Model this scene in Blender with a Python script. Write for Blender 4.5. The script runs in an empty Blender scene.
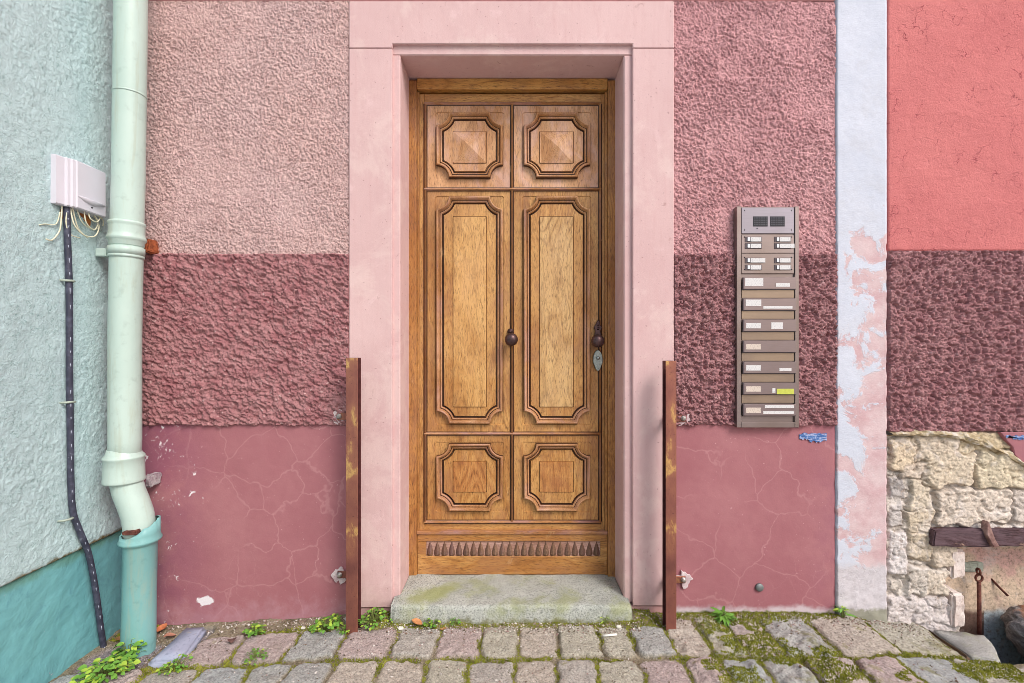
import bpy, bmesh, math, random
import numpy as np
from mathutils import Vector, Matrix
random.seed(7); rng = np.random.default_rng(11)
C = bpy.context.scene.collection
CZ = 1.25            # camera height above the datum
CAMD = 2.2           # camera to facade
F = 484.0            # focal length in pixels

def X(px, y=0.0): return (px-512)/F*(CAMD+y)
def Z(py, y=0.0): return CZ+(344-py)/F*(CAMD+y)
def lin(r, g, b):
    f = lambda v: (v/255/12.92 if v/255 <= .04045 else ((v/255+.055)/1.055)**2.4)
    return (f(r), f(g), f(b), 1.0)

# ------------------------------------------------------------------ numpy noise
def _h(ix, iy, s):
    n = (ix.astype(np.int64)*374761393 + iy.astype(np.int64)*668265263 + s*69069) & 0xffffffff
    n = ((n ^ (n >> 13))*1274126177) & 0xffffffff
    return ((n ^ (n >> 16)) & 0xffffff)/float(0xffffff)
def vn(x, y, s=0):
    ix = np.floor(x); iy = np.floor(y); fx = x-ix; fy = y-iy
    fx = fx*fx*fx*(fx*(fx*6-15)+10); fy = fy*fy*fy*(fy*(fy*6-15)+10)
    a = _h(ix, iy, s); b = _h(ix+1, iy, s); c = _h(ix, iy+1, s); d = _h(ix+1, iy+1, s)
    return (a*(1-fx)+b*fx)*(1-fy)+(c*(1-fx)+d*fx)*fy
def fbm(x, y, o=4, s=0):
    t = 0; a = .5; n = 0
    for i in range(o):
        t = t+a*vn(x*2**i+i*17.3, y*2**i-i*9.1, s+i); n += a; a *= .5
    return t/n
def wor(x, y, s=0):
    ix = np.floor(x); iy = np.floor(y); f1 = np.full(np.shape(x), 9.); f2 = f1.copy()
    for dx in (-1, 0, 1):
        for dy in (-1, 0, 1):
            cx = ix+dx; cy = iy+dy
            d = np.hypot(cx+_h(cx, cy, s)-x, cy+_h(cx, cy, s+5)-y)
            f2 = np.minimum(f2, np.maximum(f1, d)); f1 = np.minimum(f1, d)
    return f1, f2
def ss(a, b, v):
    t = np.clip((v-a)/(b-a), 0, 1); return t*t*(3-2*t)

# ------------------------------------------------------------------ object helpers
ORG = {}
def tag(o, label=None, cat=None, group=None, kind=None):
    if label: o['label'] = label
    if cat: o['category'] = cat
    if group: o['group'] = group
    if kind: o['kind'] = kind
    return o
def thing(name, label, cat, org=(0, 0, 0), group=None):
    o = bpy.data.objects.new(name, None); C.objects.link(o); o.empty_display_size = .1
    o.location = org; ORG[o.name] = Vector(org)
    return tag(o, label, cat, group)
def link(name, verts, faces, mat, parent=None, org=None, smooth=False, cols=None, idx=None):
    if org is None: org = ORG[parent.name] if parent else (0, 0, 0)
    org = Vector(org)
    if len(verts) == 0:
        o = bpy.data.objects.new(name, None); C.objects.link(o); o.empty_display_size = .05
        o.location = org-(ORG[parent.name] if parent else Vector((0, 0, 0))); o.parent = parent; ORG[o.name] = org; return o
    me = bpy.data.meshes.new(name)
    v = np.asarray(verts, dtype=float)-np.array(org)
    me.from_pydata(v.tolist(), [], faces if isinstance(faces, list) else faces.tolist())
    for m in (mat if isinstance(mat, (list, tuple)) else [mat]): me.materials.append(m)
    if idx is not None: me.polygons.foreach_set('material_index', idx)
    if smooth: me.polygons.foreach_set('use_smooth', [True]*len(me.polygons))
    if cols is not None:
        a = me.color_attributes.new('tint', 'FLOAT_COLOR', 'POINT')
        a.data.foreach_set('color', np.asarray(cols, dtype=np.float32).ravel())
    me.update()
    o = bpy.data.objects.new(name, me); C.objects.link(o)
    o.location = org-(ORG[parent.name] if parent else Vector((0, 0, 0)))
    if parent: o.parent = parent
    ORG[o.name] = org
    return o
class MB:
    def __init__(s): s.v = []; s.f = []; s.m = []; s.sm = []
    def add(s, v, f, m=0, sm=False):
        k = len(s.v); s.v += [tuple(p) for p in v]; s.f += [tuple(k+i for i in q) for q in f]
        s.m += [m]*len(f); s.sm += [sm]*len(f)
    def box(s, x0, x1, y0, y1, z0, z1, b=.002, m=0, seg=1):
        bm = bmesh.new(); bmesh.ops.create_cube(bm, size=1)
        for v in bm.verts:
            v.co = Vector(((x0+x1)/2+v.co.x*(x1-x0), (y0+y1)/2+v.co.y*(y1-y0), (z0+z1)/2+v.co.z*(z1-z0)))
        if b: bmesh.ops.bevel(bm, geom=bm.edges[:], offset=b, segments=seg, affect='EDGES', profile=.5)
        s.bm(bm, m); return s
    def bm(s, bm, m=0, sm=False):
        bm.verts.index_update()
        s.add([v.co.copy() for v in bm.verts], [[v.index for v in f.verts] for f in bm.faces], m, sm); bm.free()
    def poly(s, pts, y0, y1, b=.002, m=0):
        """polygon in x,z extruded from y0 (front) to y1"""
        bm = bmesh.new(); a = [bm.verts.new((p[0], y0, p[1])) for p in pts]; c = [bm.verts.new((p[0], y1, p[1])) for p in pts]
        n = len(pts); bm.faces.new(a); bm.faces.new(c[::-1])
        for i in range(n): bm.faces.new((a[(i+1) % n], a[i], c[i], c[(i+1) % n]))
        bmesh.ops.recalc_face_normals(bm, faces=bm.faces[:])
        if b: bmesh.ops.bevel(bm, geom=bm.edges[:], offset=b, segments=1, affect='EDGES')
        s.bm(bm, m); return s
    def tube(s, pts, r, n=12, m=0, cap=True):
        pts = [Vector(p) for p in pts]; rr = r if isinstance(r, (list, tuple)) else [r]*len(pts)
        V = []; Fc = []; u = None
        for i, p in enumerate(pts):
            t = (pts[min(i+1, len(pts)-1)]-pts[max(i-1, 0)])
            if t.length < 1e-9: t = Vector((0, 0, 1))
            t.normalize()
            if u is None: u = t.orthogonal().normalized()
            u = (u-t*u.dot(t)).normalized(); w = t.cross(u)
            for k in range(n):
                a = 2*math.pi*k/n; V.append(p+(u*math.cos(a)+w*math.sin(a))*rr[i])
        for i in range(len(pts)-1):
            for k in range(n):
                k2 = (k+1) % n; Fc.append((i*n+k, i*n+k2, (i+1)*n+k2, (i+1)*n+k))
        if cap: Fc.append(tuple(range(n))[::-1]); Fc.append(tuple(range((len(pts)-1)*n, len(pts)*n)))
        s.add(V, Fc, m, True); return s
    def lathe(s, c, axis, prof, n=24, m=0):
        c = Vector(c); ax = Vector(axis).normalized(); u = ax.orthogonal().normalized(); w = ax.cross(u)
        V = []; Fc = []
        for (h, r) in prof:
            for k in range(n):
                a = 2*math.pi*k/n; V.append(c+ax*h+(u*math.cos(a)+w*math.sin(a))*r)
        for i in range(len(prof)-1):
            for k in range(n):
                k2 = (k+1) % n; Fc.append((i*n+k, i*n+k2, (i+1)*n+k2, (i+1)*n+k))
        Fc.append(tuple(range(n))[::-1]); Fc.append(tuple(range((len(prof)-1)*n, len(prof)*n)))
        s.add(V, Fc, m, True); return s
    def build(s, name, mat, parent=None, org=None, cols=None):
        o = link(name, s.v, s.f, mat, parent, org, idx=s.m, cols=cols)
        o.data.polygons.foreach_set('use_smooth', s.sm); o.data.update()
        return o
def grid(name, u0, u1, v0, v1, step, hf, mat, parent=None, plane='y', base=0.0, col=None, skirt=.04, kind=None, keep=None):
    nu = max(2, int(round((u1-u0)/step))+1); nv = max(2, int(round((v1-v0)/step))+1)
    u = np.linspace(u0, u1, nu); v = np.linspace(v0, v1, nv); U, V = np.meshgrid(u, v, indexing='ij')
    H = hf(U, V)+np.zeros_like(U); Cc = col(U, V) if col else None
    if skirt:
        pad = lambda A: np.pad(A, 1, mode='edge')
        Hs = np.full((nu+2, nv+2), -skirt) if plane != 'z' else pad(H)-skirt
        Hs[1:-1, 1:-1] = H; U, V, H = pad(U), pad(V), Hs
        if Cc is not None: Cc = np.pad(Cc, ((1, 1), (1, 1), (0, 0)), mode='edge')
        nu += 2; nv += 2
    if plane == 'y': P = np.stack([U, base-H, V], -1)
    elif plane == 'x': P = np.stack([base+H, U, V], -1)
    else: P = np.stack([U, V, base+H], -1)
    I = np.arange(nu*nv).reshape(nu, nv)
    fc = np.stack([I[:-1, :-1], I[1:, :-1], I[1:, 1:], I[:-1, 1:]], -1)
    if keep is not None:
        k = keep((U[:-1, :-1]+U[1:, 1:])/2, (V[:-1, :-1]+V[1:, 1:])/2); fc = fc[k]
    else: fc = fc.reshape(-1, 4)
    return link(name, P.reshape(-1, 3), fc, mat, parent, smooth=True, cols=None if Cc is None else Cc.reshape(-1, 4))

# ------------------------------------------------------------------ material helpers
class MT:
    def __init__(s, name, rough=.85, metal=0.0, spec=.3):
        s.m = bpy.data.materials.new(name); s.m.use_nodes = True; s.t = s.m.node_tree
        s.b = s.t.nodes['Principled BSDF']; s.set(s.b, 'Roughness', rough); s.set(s.b, 'Metallic', metal)
        s.set(s.b, 'Specular IOR Level', spec)
        s.co = s.t.nodes.new('ShaderNodeTexCoord').outputs['Object']; s.hn = None
    def set(s, n, k, v):
        i = n.inputs[k]
        if isinstance(v, bpy.types.NodeSocket): s.t.links.new(v, i)
        else:
            if hasattr(i.default_value, '__len__') and not hasattr(v, '__len__'): v = [v]*len(i.default_value)
            i.default_value = v
    def nd(s, t, **p):
        n = s.t.nodes.new(t)
        for k, v in p.items(): setattr(n, k, v)
        return n
    def map(s, sc=(1, 1, 1), rot=(0, 0, 0), loc=(0, 0, 0), v=None):
        n = s.nd('ShaderNodeMapping'); s.set(n, 'Vector', v or s.co); n.inputs['Scale'].default_value = sc
        n.inputs['Rotation'].default_value = rot; n.inputs['Location'].default_value = loc; return n.outputs[0]
    def noise(s, sc, d=4, r=.55, dist=0, v=None):
        n = s.nd('ShaderNodeTexNoise'); s.set(n, 'Vector', v or s.co)
        for k, x in (('Scale', sc), ('Detail', d), ('Roughness', r), ('Distortion', dist)): s.set(n, k, x)
        return n.outputs['Fac']
    def vor(s, sc, feat='F1', v=None, out='Distance', rnd=1):
        n = s.nd('ShaderNodeTexVoronoi', feature=feat); s.set(n, 'Vector', v or s.co); s.set(n, 'Scale', sc); s.set(n, 'Randomness', rnd)
        return n.outputs[out]
    def ramp(s, f, st):
        n = s.nd('ShaderNodeValToRGB'); s.set(n, 'Fac', f); e = n.color_ramp.elements
        while len(e) < len(st): e.new(.5)
        for q, (p, c) in zip(e, st): q.position = p; q.color = c if hasattr(c, '__len__') else (c, c, c, 1)
        return n.outputs['Color']
    def mix(s, f, a, b, bl='MIX'):
        n = s.nd('ShaderNodeMix', data_type='RGBA', blend_type=bl); s.set(n, 0, f)
        for k, v in ((6, a), (7, b)): s.set(n, k, v)
        return n.outputs[2]
    def op(s, o, a, b=0.0, cl=False):
        n = s.nd('ShaderNodeMath', operation=o, use_clamp=cl); s.set(n, 0, a); s.set(n, 1, b); return n.outputs[0]
    def mr(s, v, a, b, c=0., d=1.):
        n = s.nd('ShaderNodeMapRange'); n.interpolation_type = 'SMOOTHSTEP'
        for k, x in enumerate((v, a, b, c, d)): s.set(n, k, x)
        return n.outputs[0]
    def xyz(s, v=None):
        n = s.nd('ShaderNodeSeparateXYZ'); s.set(n, 0, v or s.co); return n.outputs
    def vadd(s, a, b):
        n = s.nd('ShaderNodeVectorMath', operation='ADD'); s.set(n, 0, a); s.set(n, 1, b); return n.outputs[0]
    def warp(s, sc, amt, v=None):
        n = s.nd('ShaderNodeTexNoise'); s.set(n, 'Vector', v or s.co); s.set(n, 'Scale', sc); s.set(n, 'Detail', 3)
        k = s.nd('ShaderNodeVectorMath', operation='SUBTRACT'); s.set(k, 0, n.outputs['Color']); k.inputs[1].default_value = (.5, .5, .5)
        q = s.nd('ShaderNodeVectorMath', operation='SCALE'); s.set(q, 0, k.outputs[0]); q.inputs['Scale'].default_value = amt
        return s.vadd(v or s.co, q.outputs[0])
    def attr(s, name='tint'):
        return s.nd('ShaderNodeAttribute', attribute_name=name).outputs['Color']
    def rand(s): return s.nd('ShaderNodeObjectInfo').outputs['Random']
    def bump(s, h, st=.5, dist=.003):
        n = s.nd('ShaderNodeBump'); s.set(n, 'Height', h); s.set(n, 'Strength', st); s.set(n, 'Distance', dist)
        if s.hn is not None: s.set(n, 'Normal', s.hn)
        s.hn = n.outputs[0]; s.set(s.b, 'Normal', s.hn); return s
    def col(s, c): s.set(s.b, 'Base Color', c); return s

def plain(name, c, rough=.5, metal=0., spec=.4, var=.12, sc=30, bump=.0):
    m = MT(name, rough, metal, spec); n = m.noise(sc, 5, .6)
    d = tuple(x*(1-var) for x in c[:3])+(1,); l = tuple(min(1, x*(1+var)) for x in c[:3])+(1,)
    m.col(m.ramp(n, [(.3, d), (.7, l)]))
    if bump: m.bump(n, bump, .002)
    return m.m

def plaster(name, a, b, dark, sc=140, st=.8, dist=.004, grit=0.35, stains=True, aniso=(1, 1, 1), rot=0.0):
    """thrown or scraped mineral render"""
    m = MT(name, .95, spec=.12)
    v = m.map(aniso, (0, rot, 0)); w = m.warp(40, .02, v)
    n1 = m.noise(sc, 5, .6, .6, w); n2 = m.vor(sc*.9, v=w); n3 = m.noise(sc*.35, 4, .6, .3, v)
    big = m.noise(2.2, 5, .6); med = m.noise(14, 4, .6)
    c = m.mix(m.mr(big, .3, .7), a, b)
    c = m.mix(m.mr(med, .45, .8, 0, .25), c, dark) if stains else c
    pit = m.mr(n1, .52, .30)                       # pits, and crease lines below, darkened to stand in for relief shade
    c = m.mix(m.op('MULTIPLY', pit, grit), c, dark)
    ln = m.mr(m.op('ABSOLUTE', m.op('SUBTRACT', m.noise(sc*.8, 3, .55, .9, w), .5)), .05, .0)
    c = m.mix(m.op('MULTIPLY', ln, m.mr(m.noise(sc*.4, 3, .5), .45, .62, 0, grit)), c, dark)
    c = m.mix(m.mr(m.noise(3.5, 6, .65, .4, m.map((2.2, 1, .35))), .50, .72, 0, .13), c, dark)
    m.col(c)
    h = m.op('ADD', m.op('MULTIPLY', n1, .7), m.op('ADD', m.op('MULTIPLY', n2, .35), m.op('MULTIPLY', n3, .5)))
    m.bump(h, st, dist)
    return m.m

def wood(name, dark, mid, light, axis='z', scale=1.0, fig=.5, rough=.42, weather=None, wa=.4):
    m = MT(name, rough, spec=.45)
    r = m.rand(); off = m.nd('ShaderNodeCombineXYZ')
    for k, q in enumerate((3.7, 5.1, 9.3)): m.set(off, k, m.op('MULTIPLY', r, q))
    p = m.vadd(m.co, off.outputs[0])
    S = (1, 1, .06) if axis == 'z' else (.06, 1, 1)
    v = m.map(S, v=p); v2 = m.map((S[0]**.5, 1, S[2]**.5), v=p)
    w = m.warp(4, .09, v2 if axis == 'z' else v2)
    vs = m.map(S, v=w)
    fib = m.noise(260*scale, 4, .6, 0, v); fine = m.noise(700*scale, 3, .6, 0, v)
    cn = m.noise(5.5*scale, 2, .4, .3, m.map((1, 1, .22) if axis == 'z' else (.22, 1, 1), v=p))
    wvf = m.op('ADD', m.op('MULTIPLY', m.op('SINE', m.op('MULTIPLY', cn, 120*scale)), .5), .5)
    wvf = m.op('POWER', wvf, .6)
    g = m.op('ADD', m.op('MULTIPLY', fib, 1-fig*.6), m.op('MULTIPLY', wvf, fig*.6))
    big = m.noise(5, 4, .6, .4, m.map((1, 1, .3) if axis == 'z' else (.3, 1, 1), v=p))
    c = m.ramp(g, [(.22, dark), (.46, mid), (.8, light)])
    c = m.mix(m.mr(big, .38, .66, 0, .75), c, tuple(x*k for x, k in zip(mid[:3], (.74, .62, .5)))+(1,))
    c = m.mix(m.mr(m.noise(2.2, 4, .6, .6, p), .42, .66, 0, .5), c, tuple(min(1, x*k) for x, k in zip(light[:3], (1.05, 1.05, 1.1)))+(1,))
    c = m.mix(m.mr(m.noise(7, 6, .7, .8, m.map((1.5, 1, .35) if axis == 'z' else (.35, 1, 1.5), v=p)), .54, .66, 0, .38), c, lin(112, 66, 34))
    c = m.mix(m.mr(m.noise(9, 6, .75, .5, p), .60, .70, 0, .4), c, lin(206, 170, 130))
    c = m.mix(m.mr(fine, .48, .34, 0, .9), c, tuple(x*.55 for x in dark[:3])+(1,))
    if weather: c = m.mix(m.mr(m.noise(11, 5, .65, .5, m.map((1, 1, .5) if axis == 'z' else (.5, 1, 1), v=p)), .42, .68, 0, wa), c, weather)
    m.col(c)
    m.set(m.b, 'Roughness', m.mr(fib, .2, .8, rough+.16, rough-.06))
    m.bump(m.op('ADD', fib, m.op('MULTIPLY', fine, .6)), .35, .0012)
    return m.m

# --- facade materials
mt = {}
mt['pl_left'] = plaster('scraped_plaster_beige_pink', lin(206, 176, 174), lin(206, 173, 169), lin(132, 98, 98), 125, 1.0, .005, .7)
mt['pl_right'] = plaster('scraped_plaster_pink', lin(208, 160, 162), lin(200, 149, 152), lin(122, 80, 86), 105, 1.0, .006, .8)
mt['fascia'] = plaster('smooth_pink_fascia', lin(214, 158, 160), lin(205, 148, 150), lin(150, 96, 100), 40, .3, .003, .2)
mt['core'] = plain('wall_core_brick', lin(120, 85, 80), .9, var=.2)

def rough_mat(name, a, b, dark, dust):
    m = MT(name, .95, spec=.12); n = m.noise(16, 4, .6); w = m.noise(260, 4, .65)
    c = m.mix(m.mr(n, .35, .7), a, b); c = m.mix(m.mr(w, .5, .3, 0, .45), c, dark)
    sp = m.noise(70, 3, .5); c = m.mix(m.mr(sp, .62, .72, 0, .55), c, dust); c = m.mix(m.mr(m.noise(4, 6, .7, .5, m.map((1.5, 1, .5))), .5, .72, 0, .14), c, dark); m.set(m.b, 'Specular IOR Level', .03)
    m.col(c); m.bump(m.op('ADD', w, m.noise(110, 4, .6)), .7, .004); return m.m
mt['rb_left'] = rough_mat('roughcast_wine', lin(170, 124, 126), lin(156, 105, 109), lin(92, 58, 62), lin(214, 184, 182))
mt['rb_right'] = rough_mat('roughcast_plum', lin(170, 126, 128), lin(156, 110, 114), lin(84, 52, 56), lin(206, 176, 176))

def plinth_mat(name, side):
    m = MT(name, .8, spec=.25)
    big = m.noise(2.6, 5, .6); med = m.noise(16, 5, .65); fine = m.noise(160, 4, .6)
    c = m.mix(m.mr(big, .3, .7), lin(170, 115, 120), lin(158, 101, 108))
    c = m.mix(m.mr(med, .4, .75, 0, .4), c, lin(156, 98, 106))
    # filled cracks, a network of paler lines
    wv = m.warp(9, .10); e = m.vor(4.6, 'DISTANCE_TO_EDGE', wv); e2 = m.vor(9.5, 'DISTANCE_TO_EDGE', m.warp(14, .07))
    gate = m.mr(m.noise(2.6, 3, .5), .38, .5)
    cr = m.op('MULTIPLY', m.mr(e, .020, .002), gate); cr2 = m.op('MULTIPLY', m.mr(e2, .012, .002), m.mr(m.noise(2.3, 3, .5, v=m.map(loc=(4, 2, 1))), .52, .62))
    crk = m.op('MAXIMUM', cr, m.op('MULTIPLY', cr2, .7))
    c = m.mix(m.op('MULTIPLY', crk, .26), c, lin(204, 156, 158))
    x, y, z = m.xyz()
    # pale efflorescence at the foot, chips of white
    foot = m.op('ADD', m.mr(z, .30, -.03), m.op('MULTIPLY', m.op('SUBTRACT', m.noise(22, 5, .7), .5), 1.3))
    if side == 'r':
        edge = m.op('ADD', m.op('SUBTRACT', z, .068), m.op('MULTIPLY', m.op('SUBTRACT', m.noise(6, 6, .7), .5), .11))
        c = m.mix(m.mr(edge, .0, -.035, 0, .85), c, lin(210, 198, 204))
        c = m.mix(m.mr(m.op('SUBTRACT', z, m.op('MULTIPLY', m.noise(30, 4, .6), .06)), .01, -.01), c, lin(118, 120, 70))
        c = m.mix(m.op('MULTIPLY', m.mr(x, 1.30, 1.45), m.mr(m.noise(8, 5, .7), .35, .65, 0, .3)), c, lin(150, 98, 116))
    else:
        c = m.mix(m.mr(foot, .55, 1.2, 0, .75), c, lin(176, 132, 142))
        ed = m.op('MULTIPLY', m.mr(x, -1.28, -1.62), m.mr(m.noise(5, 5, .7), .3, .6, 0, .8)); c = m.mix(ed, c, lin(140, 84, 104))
        near = m.op('SUBTRACT', m.mr(x, -1.2, -1.62, .735, .62), m.mr(m.noise(6, 3, .5), .5, .7, 0, .06))
        ch = m.mr(m.op('SUBTRACT', m.noise(26, 7, .75, .6), near), 0, .012)
        c = m.mix(ch, c, lin(226, 218, 222))
        # one large chip near the foot
        dx = m.op('MULTIPLY', m.op('SUBTRACT', x, -1.395), 1.0); dz = m.op('MULTIPLY', m.op('SUBTRACT', z, .085), 1.9)
        dd = m.op('SQRT', m.op('ADD', m.op('MULTIPLY', dx, dx), m.op('MULTIPLY', dz, dz)))
        dd = m.op('ADD', dd, m.op('MULTIPLY', m.op('SUBTRACT', m.noise(30, 4, .6), .5), .09))
        c = m.mix(m.mr(dd, .044, .036), c, lin(228, 222, 226))
    c = m.mix(m.mr(m.noise(90, 3, .5), .70, .76, 0, .5), c, lin(214, 170, 175))
    m.col(c)
    m.bump(m.op('ADD', m.op('MULTIPLY', fine, .4), m.noise(24, 5, .6)), .35, .004); m.bump(crk, .12, .001)
    return m.m
mt['plinth_l'] = plinth_mat('smooth_plinth_left', 'l'); mt['plinth_r'] = plinth_mat('smooth_plinth_right', 'r')

def sandstone(name, a, b, pits):
    m = MT(name, .85, spec=.2)
    strk = m.noise(60, 4, .6, 0, m.map((1, 1, .12))); big = m.noise(1.6, 5, .6); med = m.noise(18, 5, .65, .3)
    c = m.mix(m.mr(big, .3, .7), a, b); c = m.mix(m.mr(strk, .45, .75, 0, .35), c, lin(202, 162, 162))
    c = m.mix(m.mr(m.noise(7, 5, .7, .6), .56, .70, 0, .35), c, lin(228, 200, 200))
    c = m.mix(m.mr(m.noise(90, 4, .55), .66, .74, 0, .7), c, pits)
    c = m.mix(m.mr(med, .55, .8, 0, .35), c, lin(194, 152, 152))
    c = m.mix(m.mr(m.noise(3.2, 7, .7, .5), .50, .62, 0, .35), c, lin(226, 204, 198))
    x, y, z = m.xyz(); gm = m.op('ADD', m.mr(z, .5, .0), m.op('MULTIPLY', m.op('SUBTRACT', m.noise(9, 6, .7), .5), 1.5)); c = m.mix(m.mr(gm, .55, 1.2, 0, .45), c, lin(168, 132, 126))
    c = m.mix(m.mr(m.noise(15, 7, .75, .8), .63, .69, 0, .45), c, lin(160, 118, 114))
    m.col(c); m.bump(m.op('ADD', m.noise(220, 4, .6), m.op('MULTIPLY', strk, .8)), .28, .002); m.bump(m.noise(25, 4, .6), .25, .004)
    return m.m
mt['stone'] = sandstone('pink_sandstone', lin(214, 182, 181), lin(204, 170, 170), lin(140, 102, 102))
mt['stone_dim'] = sandstone('brown_pink_sandstone', lin(196, 150, 148), lin(184, 138, 136), lin(130, 90, 92))

def pilaster_mat():
    m = MT('peeling_pale_blue_paint', .85, spec=.2)
    x, y, z = m.xyz()
    paint = m.mix(m.mr(m.noise(4, 4, .6), .3, .7), lin(206, 210, 222), lin(198, 203, 216))
    paint = m.mix(m.mr(m.noise(5, 6, .7, .5), .48, .66, 0, .3), paint, lin(192, 192, 198)); paint = m.mix(m.mr(m.noise(60, 3, .5, v=m.map((1, 1, 3))), .55, .7, 0, .25), paint, lin(184, 190, 208))
    raw = m.mix(m.mr(m.noise(9, 5, .65), .35, .68), lin(210, 188, 190), lin(198, 164, 168))
    raw = m.mix(m.mr(m.noise(40, 4, .6), .55, .75, 0, .5), raw, lin(214, 204, 206))
    pr = m.op('ADD', m.mr(z, 2.15, 1.62, -.36, .015), m.mr(x, 1.49, 1.68, -.07, .10))
    pr = m.op('ADD', pr, m.mr(z, .95, .55, 0, .05))
    k = m.op('ADD', pr, m.noise(7.5, 8, .68, .5)); pk = m.mr(k, .495, .56)
    c = m.mix(pk, paint, raw)
    ft = m.op('ADD', m.mr(z, .34, .14), m.op('MULTIPLY', m.op('SUBTRACT', m.noise(18, 5, .7), .5), .8))
    c = m.mix(m.mr(ft, .3, .6), c, m.mix(m.noise(45, 5, .7), lin(226, 222, 226), lin(168, 160, 166)))
    c = m.mix(m.mr(m.op('ADD', m.mr(z, .10, .02), m.op('MULTIPLY', m.noise(40, 4, .6), .8)), .9, 1.2, 0, .7), c, lin(120, 122, 88))
    m.col(c)
    m.bump(m.noise(90, 5, .6, v=m.map((1, 1, 2.5))), .35, .003); m.bump(m.op('SUBTRACT', 1.0, pk), .5, .002); m.bump(m.noise(14, 4, .6), .3, .006)
    return m.m
mt['pilaster'] = pilaster_mat()

def red_mat():
    m = MT('salmon_red_plaster', .9, spec=.15)
    c = m.mix(m.mr(m.noise(1.8, 5, .6), .3, .7), lin(210, 128, 126), lin(198, 116, 116))
    c = m.mix(m.mr(m.noise(30, 5, .7), .55, .8, 0, .4), c, lin(226, 150, 150))
    scr = m.mr(m.vor(13, 'DISTANCE_TO_EDGE', m.warp(16, .12)), .022, .003)
    scr = m.op('MULTIPLY', scr, m.mr(m.noise(11, 3, .5), .50, .60))
    c = m.mix(m.op('MULTIPLY', scr, .75), c, lin(150, 66, 76))
    m.col(c); m.bump(m.noise(130, 5, .65, .8), .8, .004); m.bump(m.noise(40, 5, .6, .8), .7, .007); m.bump(m.op('SUBTRACT', 1., scr), .5, .004)
    return m.m
mt['red'] = red_mat()

def green_mat():
    m = MT('mint_green_render', .92, spec=.15)
    c = m.mix(m.mr(m.noise(1.5, 5, .6), .3, .7), lin(190, 214, 217), lin(181, 205, 209))
    c = m.mix(m.mr(m.noise(24, 5, .65), .5, .8, 0, .4), c, lin(150, 178, 178))
    x, y, z = m.xyz()
    c = m.mix(m.mr(m.op('SUBTRACT', z, m.op('MULTIPLY', m.noise(20, 5, .7), .05)), .403, .386), c, lin(120, 108, 76))
    w = m.warp(20, .05); cr = m.mr(m.op('ABSOLUTE', m.op('SUBTRACT', m.noise(70, 3, .55, .9, m.map((1, 1, 1), (0, 0, .3))), .5)), .035, .0)
    c = m.mix(m.op('MULTIPLY', cr, m.mr(m.noise(40, 3, .5), .40, .56, 0, .75)), c, lin(118, 150, 150)); m.col(c)  # crease lines darkened in colour, as shade of the relief
    r1 = m.op('ABSOLUTE', m.op('SUBTRACT', m.noise(52, 4, .55, .5, w), .5))
    m.bump(m.mr(r1, 0, .12), .25, .003); m.bump(m.noise(120, 5, .65, .6), .7, .006)
    return m.m
mt['green'] = green_mat()
def teal_mat():
    m = MT('teal_painted_plinth', .7, spec=.3)
    c = m.mix(m.mr(m.noise(2.5, 5, .65), .35, .65), lin(116, 178, 183), lin(104, 164, 171))
    c = m.mix(m.mr(m.noise(13, 6, .7, .6), .52, .75, 0, .55), c, lin(82, 130, 146))
    x, y, z = m.xyz()
    c = m.mix(m.mr(m.op('ADD', m.mr(z, .30, .41), m.noise(10, 5, .7)), 1.1, 1.5, 0, .6), c, lin(96, 138, 112))
    c = m.mix(m.mr(m.noise(17, 5, .62, .2), .705, .715), c, lin(196, 176, 192))
    m.col(c); m.bump(m.noise(16, 7, .62, .4), .6, .010); m.bump(m.noise(140, 4, .6), .3, .002)
    return m.m
mt['teal'] = teal_mat()

def rubble_mat():
    m = MT('rubble_limestone', .92, spec=.15); t = m.attr()
    n = m.noise(9, 6, .7, .5); f = m.noise(55, 6, .7)
    c = m.mix(1.0, t, m.ramp(f, [(.34, .42), (.46, .92), (.62, 1.16)]), 'MULTIPLY')
    c = m.mix(m.mr(n, .56, .70, 0, .3), c, lin(200, 184, 156)); c = m.mix(m.mr(m.noise(26, 6, .7, .8), .57, .68, 0, .65), c, lin(150, 130, 116))
    c = m.mix(m.mr(m.noise(8, 6, .7, .6), .52, .64, 0, .45), c, lin(220, 214, 212))
    m.col(m.mix(.12, c, lin(170, 146, 118))); m.bump(f, .5, .005); m.bump(m.noise(230, 4, .6), .5, .002); return m.m
mt['rubble'] = rubble_mat()

# --- wood
D0, M0, L0 = lin(120, 76, 36), lin(184, 130, 70), lin(212, 166, 102)
mt['oak_v'] = wood('oak_stile', D0, M0, L0, 'z', fig=.35, weather=lin(160, 112, 78), wa=.5)
mt['oak_h'] = wood('oak_rail', D0, M0, L0, 'x', fig=.35, weather=lin(160, 112, 78), wa=.5)
mt['oak_panel'] = wood('oak_tall_panel', lin(140, 96, 50), lin(196, 146, 84), lin(216, 172, 110), 'z', fig=.3, weather=lin(208, 160, 112), wa=.3)
mt['oak_cath'] = wood('oak_cathedral_panel', lin(126, 90, 56), lin(196, 154, 98), lin(216, 178, 122), 'z', scale=1.0, fig=.8, weather=lin(204, 168, 128), wa=.25)
mt['oak_top'] = wood('oak_greyed_panel', lin(140, 92, 58), lin(200, 150, 104), lin(216, 172, 126), 'z', fig=.3, weather=lin(208, 170, 160), wa=.55)
mt['oak_low'] = wood('oak_reddened_panel', lin(112, 68, 34), lin(180, 120, 64), lin(204, 150, 88), 'z', fig=.5, weather=lin(146, 88, 56), wa=.6)
mt['oak_mould'] = wood('oak_worn_moulding', lin(112, 70, 40), lin(176, 124, 76), lin(200, 152, 106), 'z', fig=.2, weather=lin(170, 128, 116), wa=.6)
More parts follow.
